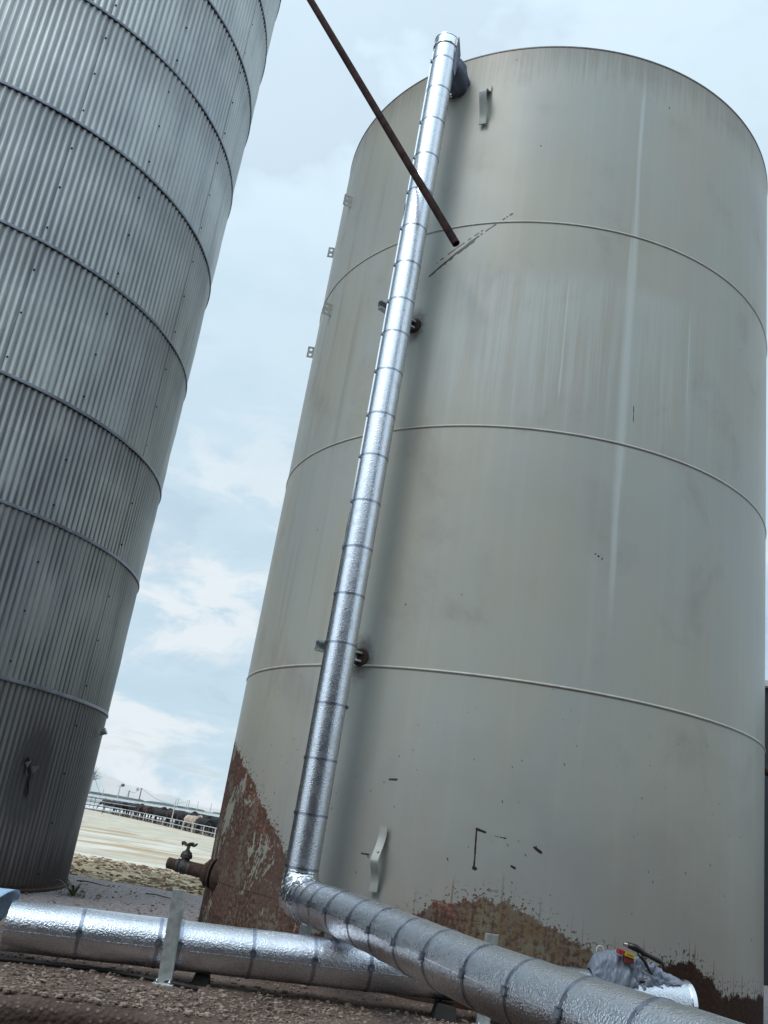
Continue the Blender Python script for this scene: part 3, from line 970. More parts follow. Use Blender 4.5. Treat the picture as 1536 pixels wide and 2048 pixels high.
mb = MB(); vs = []; n_ = 200
for h, r in [(0.0, LR + 0.05), (0.03, LR + 0.05), (0.04, LR + 0.018), (0.075, LR + 0.014)]:
    for i in range(n_): vs.append(sh((LC.x + r * math.cos(2 * PI * i / n_), LC.y + r * math.sin(2 * PI * i / n_), h)))
mb.add(vs, [(a_ * n_ + i, a_ * n_ + (i + 1) % n_, (a_ + 1) * n_ + (i + 1) % n_, (a_ + 1) * n_ + i) for a_ in range(3) for i in range(n_)])
mb.build('base_angle', M_rust, silo)
mb = MB(); n_ = 120; vs = []
for h, r in [(16.28, LR - 0.02), (16.28, LR + 0.12), (16.33, LR + 0.12), (18.0, 0.5), (18.15, 0.5), (18.3, 0.001)]:
    for i in range(n_): vs.append(sh((LC.x + r * math.cos(2 * PI * i / n_), LC.y + r * math.sin(2 * PI * i / n_), h)))
mb.add(vs, [(a_ * n_ + i, a_ * n_ + (i + 1) % n_, (a_ + 1) * n_ + (i + 1) % n_, (a_ + 1) * n_ + i) for a_ in range(5) for i in range(n_)])
mb.build('roof', M_roof, silo, smooth=True, angle=30)
# near-black backing added inside so the open laps look shaded
mb = MB(); vs = []
for z in (0.0, 16.3):
    for i in range(96): vs.append(sh((LC.x + (LR - 0.09) * math.cos(2 * PI * i / 96), LC.y + (LR - 0.09) * math.sin(2 * PI * i / 96), z)))
mb.add(vs, [(i, (i + 1) % 96, 96 + (i + 1) % 96, 96 + i) for i in range(96)])
mb.build('dark_backing', M_dark, silo)


def on_silo(thd, z, out_=0.0):
    a = R_(thd)
    return sh((LC.x + (LR + out_) * math.cos(a), LC.y + (LR + out_) * math.sin(a), z))


# the gash: torn edge, a near-black patch painting the hole's shade and bent flaps
def silo_uv(u_, v_, o_):    # metres right / up of the gash centre
    return on_silo(-22.6 + math.degrees(u_ / LR), 1.26 + v_, o_ - 0.030)


mb = MB()
out_l = [(-0.075, 0.165), (-0.045, 0.185), (-0.02, 0.17), (0.005, 0.13), (0.03, 0.085), (0.055, 0.045), (0.075, -0.01), (0.085, -0.09), (0.11, -0.20), (0.10, -0.27), (0.075, -0.22), (0.05, -0.10), (0.035, -0.02), (0.0, 0.015), (-0.035, 0.05), (-0.07, 0.085), (-0.085, 0.125)]
cen = [silo_uv(0.03, 0.0, 0.012)]
mb.add([silo_uv(u_, v_, 0.016) for u_, v_ in out_l] + [silo_uv(0.03, 0.03, 0.014)], [(i, (i + 1) % len(out_l), len(out_l)) for i in range(len(out_l))])
gash = mb.build('gash', M_dark, silo)
mb = MB()
for (q0, q1, q2, lift) in (((-0.08, 0.12), (-0.02, 0.06), (-0.03, 0.15), 0.04), ((0.02, 0.09), (0.09, 0.0), (0.14, 0.11), 0.035), ((0.04, -0.02), (0.09, -0.12), (0.055, -0.16), 0.05), ((-0.06, 0.08), (0.0, 0.01), (-0.02, -0.03), 0.03)):
    A_, B_, C_ = silo_uv(q0[0], q0[1], 0.018), silo_uv(q1[0], q1[1], 0.018), silo_uv(q2[0], q2[1], 0.018 + lift)
    t_ = silo_uv(0, 0, 0.003) - silo_uv(0, 0, 0)
    mb.add([A_, B_, C_, A_ + t_, B_ + t_, C_ + t_], [(0, 1, 2), (3, 5, 4), (0, 3, 4, 1), (1, 4, 5, 2), (2, 5, 3, 0)])
mb.build('torn_flap', M_silo, silo)
# small fittings on the silo's right flank
mb = MB()
p0 = on_silo(2.5, 1.86, 0.0)
mb.bar(p0, p0 + Vector((0.10, 0.0, 0.05)), 0.02, 0.02)
mb.lathe(p0 + Vector((0.08, 0, 0.07)), (0.8, 0, 0.5), [(-0.03, 0.02), (0.03, 0.045), (0.05, 0.045), (0.05, 0.0001)], 12)
mb.build('lamp_fitting', M_strut, silo)
mb = MB()
p0 = on_silo(-16.0, 13.75, 0.0)
mb.box(p0 + Vector((0.03, 0, 0.1)), (0.10, 0.06, 0.6)); mb.lathe(p0 + Vector((0.04, 0, -0.15)), (1, 0, 0.0), [(-0.02, 0.045), (0.09, 0.045), (0.09, 0.0001)], 10)
mb.build('hinge_bracket', M_raild, silo)

# ------------------------------------------------------------------ insulated pipes
def ring_band(center, axis, r, parent, ang_dir, w_=0.020, buckle=True, bscale=1.0):
    mb = MB()
    mb.lathe(Vector(center) - Vector(axis).normalized() * w_ / 2, axis, [(0, r - 0.002), (0, r + 0.0022), (w_, r + 0.0022), (w_, r - 0.002)], 48)
    o = mb.build('band', M_band, parent, smooth=True, angle=40)
    o['_w'] = list(parent.location)
    if buckle:
        ax_ = Vector(axis).normalized(); n_ = Vector(ang_dir); n_ = (n_ - ax_ * n_.dot(ax_)).normalized(); t_ = ax_.cross(n_)
        rot = Matrix((ax_, t_, n_)).transposed()
        b_ = MB()
        c = Vector(center) + n_ * (r + 0.006)
        b_.box(c, (w_ * 1.5 * bscale, 0.034 * bscale, 0.010), rot)
        b_.box(c + t_ * 0.018 * bscale + n_ * 0.007, (w_ * 1.15, 0.006, 0.012 * bscale), rot)
        b_.box(c - t_ * 0.016 * bscale + n_ * 0.005, (w_ * 1.15, 0.008, 0.009 * bscale), rot)
        b_.build('buckle', M_buck, o)
    return o


RX, RY, RR = -0.195, 7.90, 0.135
def rx_at(z): return -0.200 + 0.0055 * z
pipe = empty('insulated_pipe', (RX, RY, slab_z(RY)), 'silver jacketed pipe that climbs the tank wall and runs out from its foot elbow', 'pipe')
mb = MB()
npt = 120
zt, zbm = 9.79, 0.84


def jit_r(i, a):
    return 1.0 + 0.003 * noise.noise(Vector((math.cos(a) * 1.4, math.sin(a) * 1.4, i * 0.35)))


mb.tube([(rx_at(zbm + (zt - zbm) * i / npt), RY, zbm + (zt - zbm) * i / npt) for i in range(npt + 1)], RR, 64, start=(0, -1, 0), prof=jit_r)
mb.build('riser_jacket', M_jack, pipe, smooth=True, angle=50)
mb = MB()
mb.lathe((rx_at(zt), RY, zt - 0.015), (0, 0, 1), [(-0.006, RR), (-0.006, RR + 0.010), (0.0, RR + 0.012), (0.006, RR + 0.006), (0.11, RR + 0.004), (0.115, RR + 0.009), (0.125, RR + 0.009), (0.13, RR - 0.004), (0.12, 0.001)], 56)
mb.build('top_cap', M_foil, pipe, smooth=True, angle=40)
mb = MB()          # longitudinal lap of the jacket
sd = Vector((-1.0, -0.12, 0)).normalized(); tn = Vector((-sd.y, sd.x, 0))
for i in range(1):
    c0 = Vector((RX, RY, zbm)) + sd * (RR + 0.004); c1 = Vector((rx_at(zt), RY, zt)) + sd * (RR + 0.004)
    mb.bar(c0, c1, 0.004, 0.012, up=sd)
mb.build('jacket_lap', M_foil, pipe)
zs_b = [9.559, 9.118, 8.66, 8.168, 7.692, 7.218, 6.754, 6.305, 5.918, 5.484, 4.998, 4.552, 4.085, 3.626, 3.178, 2.728, 2.194, 1.727, 1.277, 0.858]
for i, zb_ in enumerate(zs_b):
    sdv = (1.0, -0.05, 0) if i in (1, 16) else (-1.0, -0.12, 0)
    ring_band((rx_at(zb_), RY, zb_), (0, 0, 1), RR, pipe, sdv)
mb = MB()
mb.lathe((RX, RY, 0.822), (0, 0, 1), [(0, RR - 0.002), (0.002, RR + 0.010), (0.012, RR + 0.010), (0.014, RR - 0.002)], 48)
mb.build('collar', M_foil, pipe, smooth=True, angle=40)

# elbow
P0 = Vector((-0.19, 7.90, 0.63)); P1 = Vector((1.30, 3.55, 0.63))
pd = (P1 - P0).normalized()
DR = 0.155
epts = []; erad = []
nb_ = 26
A0 = Vector((RX, RY, 0.84)); B0 = P0 + Vector((0, 0, 0.0)); C0 = P0 + pd * 0.30
B0 = Vector((RX - 0.0, RY, 0.60))
for i in range(nb_ + 1):
    t = i / nb_
    p = A0 * (1 - t) ** 2 + B0 * 2 * t * (1 - t) + C0 * t * t
    epts.append(p); erad.append(RR + 0.004 + (DR - RR) * t + 0.022 * math.sin(PI * t) ** 2)


def crumple(i, a):
    p = Vector((math.cos(a) * 2.0, math.sin(a) * 2.0, i * 0.55))
    mid_ = math.sin(PI * min(i / nb_, 1.0))
    return 1.0 + 0.17 * mid_ * (abs(noise.noise(p * 1.9)) - 0.18) + 0.018 * mid_ * math.cos(i * 2 * PI / 3.4)


mb = MB(); mb.tube(epts, erad, 72, start=(0, -1, 0), prof=crumple)
M_crumple, g_, b_ = new_mat('crumpled_foil')
c = g_.coord()
b_.inputs['Metallic'].default_value = 1.0
b_.inputs['Base Color'].default_value = (0.85, 0.87, 0.9, 1)
b_.inputs['Roughness'].default_value = 0.15
v1 = g_.vor(g_.noise(c, 5.0, 2.0, 0.5, 0.0, True), 5.0, 'F1')
g_.put(b_.inputs['Normal'], g_.bump(g_.noise(c, 22.0, 3.0, 0.5, 1.2) + v1 * 0.5, 0.6, 0.012))
mb.build('elbow_wrap', M_crumple, pipe, smooth=True, angle=60)

# the run towards the camera
RUNL = 9.2
run_pts = []
for i in range(121):
    s_ = 0.26 + (RUNL - 0.26) * i / 120
    bow = Vector((-pd.y, pd.x, 0)) * (0.028 * math.sin(min(s_, 4.4) / 4.4 * PI))
    sag = 0.012 * math.sin(s_ * 1.5)
    run_pts.append(P0 + pd * s_ + bow * 1.0 + Vector((0, 0, sag)))
mb = MB()


def jit_d(i, a):
    return 1.0 + 0.012 * noise.noise(Vector((math.cos(a) * 1.3, math.sin(a) * 1.3, i * 0.22 + 9)))


mb.tube(run_pts, DR, 72, start=(0, 0, 1), prof=jit_d)
mb.build('run_jacket', M_jack2, pipe, smooth=True, angle=50)


def run_at(s_):
    k = (s_ - 0.26) / (RUNL - 0.26) * 120; i = int(max(0, min(119, k))); f_ = k - i
    return run_pts[i].lerp(run_pts[i + 1], f_)


nL = Vector((pd.y, -pd.x, 0)).normalized()
if nL.x > 0: nL = -nL
for s_ in (0.30, 0.47, 0.73, 1.10, 1.55, 1.93, 2.34, 2.75, 3.23, 3.66, 4.11, 4.55, 5.1, 5.7, 6.3, 7.0, 7.7, 8.4):
    ring_band(run_at(s_), pd, DR + 0.001, pipe, nL + Vector((0, 0, 0.08)), bscale=1.15)
mb = MB()
for i in range(119):
    a_ = run_pts[i] + nL * (DR + 0.001) + Vector((0, 0, 0.006)); b__ = run_pts[i + 1] + nL * (DR + 0.001) + Vector((0, 0, 0.006))
    mb.bar(a_, b__, 0.003, 0.006, up=nL)
mb.build('run_lap', M_foil, pipe)
# cloth sleeve where the riser joins the tank
mb = MB()
c0 = Vector((-0.13, 7.93, 9.58)); c1 = Vector((0.05, 8.24, 9.56))
pts_ = [c0.lerp(c1, t) for t in (0, 0.25, 0.5, 0.75, 0.9, 1.0)]


def slv(i, a):
    return (1.0 + 0.22 * noise.noise(Vector((math.cos(a) * 1.8, math.sin(a) * 1.8, i * 0.5))) + 0.06 * math.cos(6 * a + i)) * (1.15 if math.sin(a + 0.3) > 0 else 1.0)


mb.tube(pts_, [0.16, 0.17, 0.175, 0.165, 0.15, 0.13], 40, start=(0, 0, 1), prof=slv)
mb.build('cloth_sleeve', M_sleeve, pipe, smooth=True)
mb = MB()
q = [Vector((-0.02, 7.80, 9.90)), Vector((0.03, 7.84, 9.66)), Vector((0.0, 7.84, 9.36)), Vector((-0.05, 7.84, 9.50))]
mb.add(q + [v + Vector((0.006, -0.006, 0)) for v in q], [(0, 1, 2, 3), (4, 7, 6, 5), (0, 4, 5, 1), (1, 5, 6, 2), (2, 6, 7, 3), (3, 7, 4, 0)])
mb.build('sleeve_flap', M_sleeve, pipe)

# low horizontal pipe
HA = Vector((-2.021, 6.602, 0.28)); HB = Vector((2.844, 7.471, 0.365))
hd = (HB - HA).normalized(); HL = (HB - HA).length
HR = 0.155
hpipe = empty('insulated_pipe', (HA.x, HA.y, slab_z(HA.y)), 'silver jacketed pipe lying low across the pad between the posts', 'pipe')
mb = MB()
hp_pts = [HA + hd * (HL * i / 90) for i in range(91)]


def jit_h(i, a):
    return 1.0 + 0.014 * noise.noise(Vector((math.cos(a) * 1.3, math.sin(a) * 1.3, i * 0.3 + 30)))


mb.tube(hp_pts, HR, 72, start=(0, 0, 1), prof=jit_h)
mb.build('jacket', M_jack2, hpipe, smooth=True, angle=50)
hn = Vector((hd.y, -hd.x, 0)).normalized()
if hn.y > 0: hn = -hn
for s_ in (0.47, 0.985, 1.125, 1.62, 2.05, 2.45, 3.0, 3.6, 4.45):
    ring_band(HA + hd * s_, hd, HR + 0.0015, hpipe, hn + Vector((0, 0, 0.12)), w_=0.024, bscale=1.1)
mb = MB()
mb.bar(HA + hn * (HR + 0.001) + Vector((0, 0, -0.012)), HB + hn * (HR + 0.001) + Vector((0, 0, -0.012)), 0.003, 0.007, up=hn)
mb.build('jacket_lap', M_foil, hpipe)
mb = MB()
mb.lathe(HB - hd * 0.02, hd, [(-0.012, HR), (-0.012, HR + 0.008), (0.022, HR + 0.009), (0.028, HR + 0.002), (0.028, HR - 0.03), (0.02, 0.001)], 56)
mb.build('end_cap', M_foil, hpipe, smooth=True, angle=40)

# ------------------------------------------------------------------ channel posts
def post(x, y, top, label, lean=(0, 0), width=0.092, face=(0, -1)):
    zb_ = slab_z(y)
    root = empty('support_post', (x, y, zb_), label, 'post', 'galvanised channel posts along the low pipe')
    f_ = Vector((face[0], face[1], 0)).normalized(); s_ = Vector((-f_.y, f_.x, 0))
    up = Vector((lean[0], lean[1], top - zb_)); L_ = up.length; up.normalize()
    fr_ = (f_ - up * f_.dot(up)).normalized(); sr_ = up.cross(fr_)
    rot = Matrix((sr_, fr_, up)).transposed()
    mid = Vector((x, y, zb_)) + up * (L_ / 2)
    mb = MB(); T_ = 0.006; D_ = 0.042
    mb.box(mid + fr_ * 0.0, (width, T_, L_), rot)
    for q in (-1, 1): mb.box(mid - fr_ * (D_ / 2) + sr_ * q * (width / 2 - T_ / 2), (T_, D_ - T_, L_), rot)
    mb.build('channel', M_strut, root, bevel=0.0012)
    mb = MB(); mb.box(Vector((x, y - 0.01, zb_ + 0.006)), (0.135, 0.12, 0.012))
    mb.build('base_plate', M_strut, root, bevel=0.002)
    for q in (-1, 1):
        mb = MB(); mb.lathe(Vector((x + q * 0.042, y - 0.045, zb_ + 0.01)), (0, 0, 1), [(0, 0.014), (0.012, 0.014), (0.014, 0.010), (0.026, 0.006), (0.026, 0.0001)], 8)
        mb.build('anchor_bolt', M_chrome, root)
    return root


post(-0.930, 6.615, 0.655, 'grey steel post in front of the low pipe, standing apart at left', lean=(-0.028, 0.0))
post(-0.085, 7.79, 0.462, 'short grey post under the elbow end, behind the low pipe')
post(1.245, 6.985, 0.665, 'grey post whose top shows above the diagonal pipe')

# rubber blocks
for (x, y, s_, lab) in ((-0.72, 6.86, (0.12, 0.16, 0.075), 'small dark block under the left part of the low pipe'), (0.98, 7.08, (0.17, 0.22, 0.105), 'black wedge block where the two pipes cross')):
    zb_ = slab_z(y); mb = MB()
    w_, d_, h_ = s_
    vs = [(x - w_ / 2, y - d_ / 2, zb_), (x + w_ / 2, y - d_ / 2, zb_), (x + w_ / 2, y + d_ / 2, zb_), (x - w_ / 2, y + d_ / 2, zb_),
          (x - w_ * 0.36, y - d_ / 2.6, zb_ + h_), (x + w_ * 0.40, y - d_ / 2.6, zb_ + h_ * 0.9), (x + w_ * 0.40, y + d_ / 2.6, zb_ + h_ * 0.9), (x - w_ * 0.36, y + d_ / 2.6, zb_ + h_)]
    mb.add(vs, [(0, 1, 2, 3), (4, 5, 6, 7), (0, 1, 5, 4), (1, 2, 6, 5), (2, 3, 7, 6), (3, 0, 4, 7)])
    mb.build('pipe_block', M_rubber, None, (x, y, zb_), bevel=0.008, label=lab, cat='block')

# hose lying on the pad
mb = MB()
hp_ = [(-2.3, 6.30), (-1.95, 6.46), (-1.65, 6.60), (-1.35, 6.69), (-1.05, 6.66), (-0.85, 6.60), (-0.70, 6.52)]
mb.tube([(x, y, slab_z(y) + 0.017) for x, y in hp_], 0.013, 8)
mb.build('hose', M_rubber, None, (hp_[0][0], hp_[0][1], slab_z(6.3)), smooth=True, label='thin black hose lying on the pad in front of the low pipe', cat='hose')

# loose sheet of jacket at the left end
mb = MB()
vs = []; n_ = 10
for i in range(n_ + 1):
    for j in range(n_ + 1):
        u_ = i / n_; v_ = j / n_
        an = R_(200 - 190 * u_)
        r = 0.20 + 0.02 * v_ + 0.008 * noise.noise(Vector((u_ * 4, v_ * 4, 0)))
        c = Vector((-2.20 - 0.12 + 0.24 * v_ * (0.4 + 0.6 * math.sin(PI * u_)), 6.60, 0.30))
        vs.append(c + Vector((-0.30 * (1 - v_) + 0.06, -math.cos(an) * r, math.sin(an) * r * 0.9)))
mb.add(vs, [(i * (n_ + 1) + j, (i + 1) * (n_ + 1) + j, (i + 1) * (n_ + 1) + j + 1, i * (n_ + 1) + j + 1) for i in range(n_) for j in range(n_)])
sheet = mb.build('jacket_sheet', M_sheet, None, (-2.2, 6.6, slab_z(6.6)), smooth=True, label='pale blue loose sheet wrapped over the left end of the low pipe', cat='sheet')
sol = sheet.modifiers.new('thick', 'SOLIDIFY'); sol.thickness = 0.004

# ------------------------------------------------------------------ rusty pole across the sky
mb = MB()
E0 = Vector((0.285, 7.44, 6.80)); E1 = Vector((-4.377, 8.796, 14.651))
ed = (E1 - E0).normalized()
mb.lathe(E0, ed, [(0.10, 0.031), (0.0, 0.031), (0.0, 0.040), ((E1 - E0).length, 0.040)], 24)
pole = mb.build('rusty_pole', M_rustpole, None, E1, smooth=True, angle=40, label='long dark rusty pipe slanting down across the sky to the tank', cat='pole')
mb = MB(); mb.lathe(E0 + ed * 0.1, ed, [(0, 0.031), (0.002, 0.0001)], 16)
pole['_w'] = list(E1)
mb.build('hollow_end', M_dark, pole)
mb = MB(); mb.box(E1, (0.16, 0.16, 0.2)); mb.build('wall_bracket', M_rustpole, pole, bevel=0.01)

# ------------------------------------------------------------------ cloth cover and tool on the right end of the low pipe
bag_c = Vector((2.36, 7.32, 0.50))
N1, N2 = 120, 60


def hprof(u_):   # height along the pipe, u 0..1
    pts = [(0, 0.0), (0.03, 0.07), (0.08, 0.12), (0.2, 0.14), (0.38, 0.145), (0.48, 0.125), (0.60, 0.10), (0.72, 0.075), (0.85, 0.035), (1.0, 0.0)]
    for (a_, ha), (b__, hb_) in zip(pts, pts[1:]):
        if u_ <= b__:
            return ha + (hb_ - ha) * (u_ - a_) / (b__ - a_)
    return 0


mb = MB(); vs = []
for i in range(N1 + 1):
    u_ = i / N1
    ax_c = HA + hd * (HL * (0.838 + 0.147 * u_))
    H_ = hprof(u_)
    for j in range(N2 + 1):
        v_ = j / N2
        an = PI * (1.04 - 1.08 * v_)
        wv = 0.145 * (0.65 + 0.35 * min(1, H_ / 0.15))
        yy = -math.cos(an) * wv * -1
        base_z = math.sqrt(max(0.0, (HR + 0.006) ** 2 - min(abs(yy), HR) ** 2))
        zz = base_z + max(0.0, math.sin(an)) ** 0.6 * H_
        wr = noise.noise(Vector((u_ * 9, v_ * 5, 1.0))) * 0.02 - abs(noise.noise(Vector((u_ * 14 + v_ * 5, v_ * 7, 2.0)))) * (0.045 if u_ > 0.38 else 0.012) + noise.noise(Vector((u_ * 22, v_ * 11, 4.0))) * 0.022 * (1 if u_ > 0.4 else 0.35) + noise.noise(Vector((u_ * 45, v_ * 20, 7.0))) * 0.008
        fold = 0.030 * max(0, math.sin(u_ * 26 + v_ * 9)) * (1 if 0.45 < u_ < 0.85 else 0.2)
        k = min(1.0, H_ / 0.05)
        vs.append(ax_c + Vector((0, yy, zz + (wr - fold) * k + 0.004)) + Vector((0, -1, 0)) * wr * k)
mb.add(vs, [(i * (N2 + 1) + j, (i + 1) * (N2 + 1) + j, (i + 1) * (N2 + 1) + j + 1, i * (N2 + 1) + j + 1) for i in range(N1) for j in range(N2)])
bag = mb.build('cloth_cover', M_bag, None, HA + hd * HL * 0.9 + Vector((0, 0, HR)), smooth=True, label='crumpled silver grey laced cloth cover lying on the right end of the low pipe', cat='cover')
bag['_w'] = list(bag.location)
sol = bag.modifiers.new('thick', 'SOLIDIFY'); sol.thickness = 0.005


def bag_pt(u_, v_, o_=0.0):
    i = int(u_ * N1); j = int(v_ * N2); p = vs[i * (N2 + 1) + j]
    return p + Vector((0, -0.6, 0.5)) * o_


fv = 0.18 if vs[20 * (N2 + 1) + 5].y < vs[20 * (N2 + 1) + N2 - 5].y else 0.82
def fvv(q): return q if fv < 0.5 else 1 - q
for (u_, v_) in ((0.46, 0.30), (0.54, 0.12)):
    mb = MB(); c = bag_pt(u_, fvv(v_), 0.008)
    mb.sphere(c, 0.013, 10, 6, (1.9, 0.5, 0.8)); mb.build('toggle', M_plastic, bag)
mb = MB()
lace = [(0.47, 0.30), (0.58, 0.26), (0.53, 0.22), (0.64, 0.20), (0.55, 0.15), (0.66, 0.16), (0.58, 0.12), (0.50, 0.25), (0.62, 0.30), (0.57, 0.34)]
mb.tube([bag_pt(u_, fvv(v_), 0.012) for u_, v_ in lace], 0.0032, 6); mb.build('lace', M_cord, bag)
mb = MB()
lc_ = bag_pt(0.10, fvv(0.45)) + Vector((0, 0, 0.02))
mb.tube([lc_ + Vector((math.cos(t) * 0.028, 0, math.sin(t) * 0.032)) for t in [PI * k / 10 for k in range(-1, 12)]], 0.004, 6); mb.build('cord_loop', M_cord, bag)

# hand tool
tb = Vector((2.315, 7.26, 0.675))
tool = empty('hand_tool', tb, 'black handled hand tool with red and yellow label resting on the cloth', 'hand tool')
mb = MB(); mb.bar(tb + Vector((-0.085, -0.02, -0.004)), tb + Vector((0.03, -0.02, -0.028)), 0.05, 0.034); mb.build('red_side', M_red, tool, bevel=0.003)
mb = MB(); mb.bar(tb + Vector((-0.035, -0.048, -0.012)), tb + Vector((0.035, -0.048, -0.026)), 0.008, 0.03); yl = mb.build('yellow_label', M_yel, tool)
yl['_w'] = list(tb)
mb = MB()
for k in range(5): mb.box(tb + Vector((-0.018 + k * 0.010, -0.053, -0.017 - k * 0.002)), (0.004, 0.002, 0.010))
mb.build('label_marks', M_plastic, yl)
mb = MB(); mb.box(tb + Vector((0.0, -0.02, -0.052)), (0.072, 0.045, 0.05)); mb.build('dark_red_body', M_dred, tool, bevel=0.003)
mb = MB(); mb.tube([tb + Vector((-0.01, 0, 0.045)), tb + Vector((0.06, 0, 0.032)), tb + Vector((0.12, 0, 0.005)), tb + Vector((0.15, 0, -0.005)), tb + Vector((0.24, 0, -0.032)), tb + Vector((0.265, 0, -0.045))], [0.020, 0.026, 0.020, 0.016, 0.019, 0.012], 10)
mb.build('grip', M_plastic, tool, smooth=True)
mb = MB(); mb.tube([tb + Vector((0.08, 0, 0.0)), tb + Vector((0.13, 0.0, -0.05)), tb + Vector((0.17, 0.0, -0.11)), tb + Vector((0.19, 0, -0.13))], [0.016, 0.013, 0.010, 0.006], 8)
mb.build('lower_handle', M_plastic, tool, smooth=True)
mb = MB(); mb.lathe(tb + Vector((-0.035, 0, 0.043)), (1, 0, -0.1), [(0, 0.008), (0.0, 0.014), (0.022, 0.014), (0.022, 0.02), (0.03, 0.02)], 12); mb.build('nose', M_chrome, tool)

# ------------------------------------------------------------------ weeds and twigs by the silo foot
wr_ = random.Random(3)
wc = Vector((-2.93, 11.75, 0.0))
weed = empty('weed', wc, 'small scraggly weed growing at the foot of the silo', 'weed')
for k in range(13):
    an = wr_.uniform(0, 2 * PI); L_ = wr_.uniform(0.14, 0.36); mb = MB()
    dirv = Vector((math.cos(an), math.sin(an), 0)); sdv = Vector((-dirv.y, dirv.x, 0))
    base = wc + dirv * 0.02; prev = None; vs_ = []
    for q in range(7):
        t = q / 6
        p = base + dirv * (L_ * t * 0.9) + Vector((0, 0, L_ * (1.35 * t - 0.9 * t * t)))
        wd = 0.016 * math.sin(PI * min(0.95, t * 0.85 + 0.12))
        vs_ += [p - sdv * wd, p + sdv * wd]
    mb.add(vs_, [(2 * q, 2 * q + 1, 2 * q + 3, 2 * q + 2) for q in range(6)])
    mb.build('leaf', M_leaf, weed)
mb = MB()
for k in range(60):
    p = wc + Vector((wr_.gauss(0.05, 0.14), wr_.gauss(0, 0.1), 0)); an = wr_.uniform(0, PI)
    mb.tube([p + Vector((0, 0, 0.005)), p + Vector((math.cos(an) * 0.03, math.sin(an) * 0.03, wr_.uniform(0.02, 0.09)))], [0.003, 0.001], 4)
mb.build('stem', M_leaf, weed)
M_twig = simple('twig', (0.09, 0.06, 0.045), 0.9)
for (x, y, an, L_, lab) in ((-3.15, 13.6, -0.15, 0.5, 'dry twig near the far edge of the pad beside the silo'), (-2.15, 13.3, -0.2, 0.45, 'dry twig lying midway between silo and tank')):
    mb = MB(); dv = Vector((math.cos(an), math.sin(an), 0))
    mb.tube([Vector((x, y, 0.012)) + dv * L_ * (t - 0.5) + Vector((0, 0, 0.01 * math.sin(t * 5))) for t in (0, .3, .6, 1)], [0.008, 0.007, 0.006, 0.003], 6)
    mb.build('twig', M_twig, None, (x, y, 0), label=lab, cat='twig')

# ------------------------------------------------------------------ feedlot
GZ = -0.8


def fence(name, path, rails, post_step, post_h, rail_r, mr, mp, label, group=None, cat='fence', base=GZ, post_r=0.045):
    root = empty(name, (path[0].x, path[0].y, base), label, cat, group)
    for h in rails:
        mb = MB(); mb.tube([Vector((p.x, p.y, base + h)) for p in path], rail_r, 6); mb.build('rail', mr, root)
    mbp = 0
    for a_, b__ in zip(path, path[1:]):
        L_ = (b__ - a_).length; n_ = max(1, int(L_ / post_step))
        for k in range(n_):
            p = a_.lerp(b__, k / n_); mb = MB()
            mb.tube([(p.x, p.y, base), (p.x, p.y, base + post_h)], post_r, 6); mb.build('post', mp, root); mbp += 1
            if mbp > 95: return root
    return root


near_path = [Vector((p.x, p.y, 0)) for p in Lf[1:6]] + [Vector((-4.0, 67.5, 0))]
fence('pipe_fence', near_path, (0.38, 0.80), 3.0, 0.84, 0.033, M_rail, M_rail, 'nearest pale pipe fence with cattle pressed behind it')
fence('pipe_fence', [Vector((-34, 112, 0)), Vector((-27.5, 100, 0)), Vector((-21.5, 103.5, 0))], (0.4, 0.8, 1.25, 1.6), 2.4, 1.7, 0.035, M_rail, M_raild, 'tall pipe fence with dark posts at the left end, beside the silo')
fence('pipe_fence', [Vector((-36, 118, 0)), Vector((-24, 121, 0)), Vector((-9, 112, 0))], (0.5, 0.95, 1.4), 3.0, 1.5, 0.04, M_raild, M_raild, 'dark railed fence crossing behind the nearest cattle')
lanes = [(134, -46, -5, 'white railed pen fence in the first lane behind the cattle'), (147, -50, -5, 'white railed pen fence in the second lane'), (163, -55, -8, 'white railed pen fence in the third lane'),
         (182, -60, -10, 'white railed pen fence in the fourth lane'), (206, -70, -10, 'white railed pen fence in the fifth lane'), (236, -80, -12, 'white railed pen fence furthest back')]
for i, (y, x0, x1, lab) in enumerate(lanes):
    fence('pen_fence', [Vector((x0, y + 9, 0)), Vector((x1, y - 3, 0))], (0.6, 1.1, 1.5), 3.4, 1.6, 0.06, M_rail, M_rail if i % 2 else M_raild, lab, 'white pen fences in the feedlot')


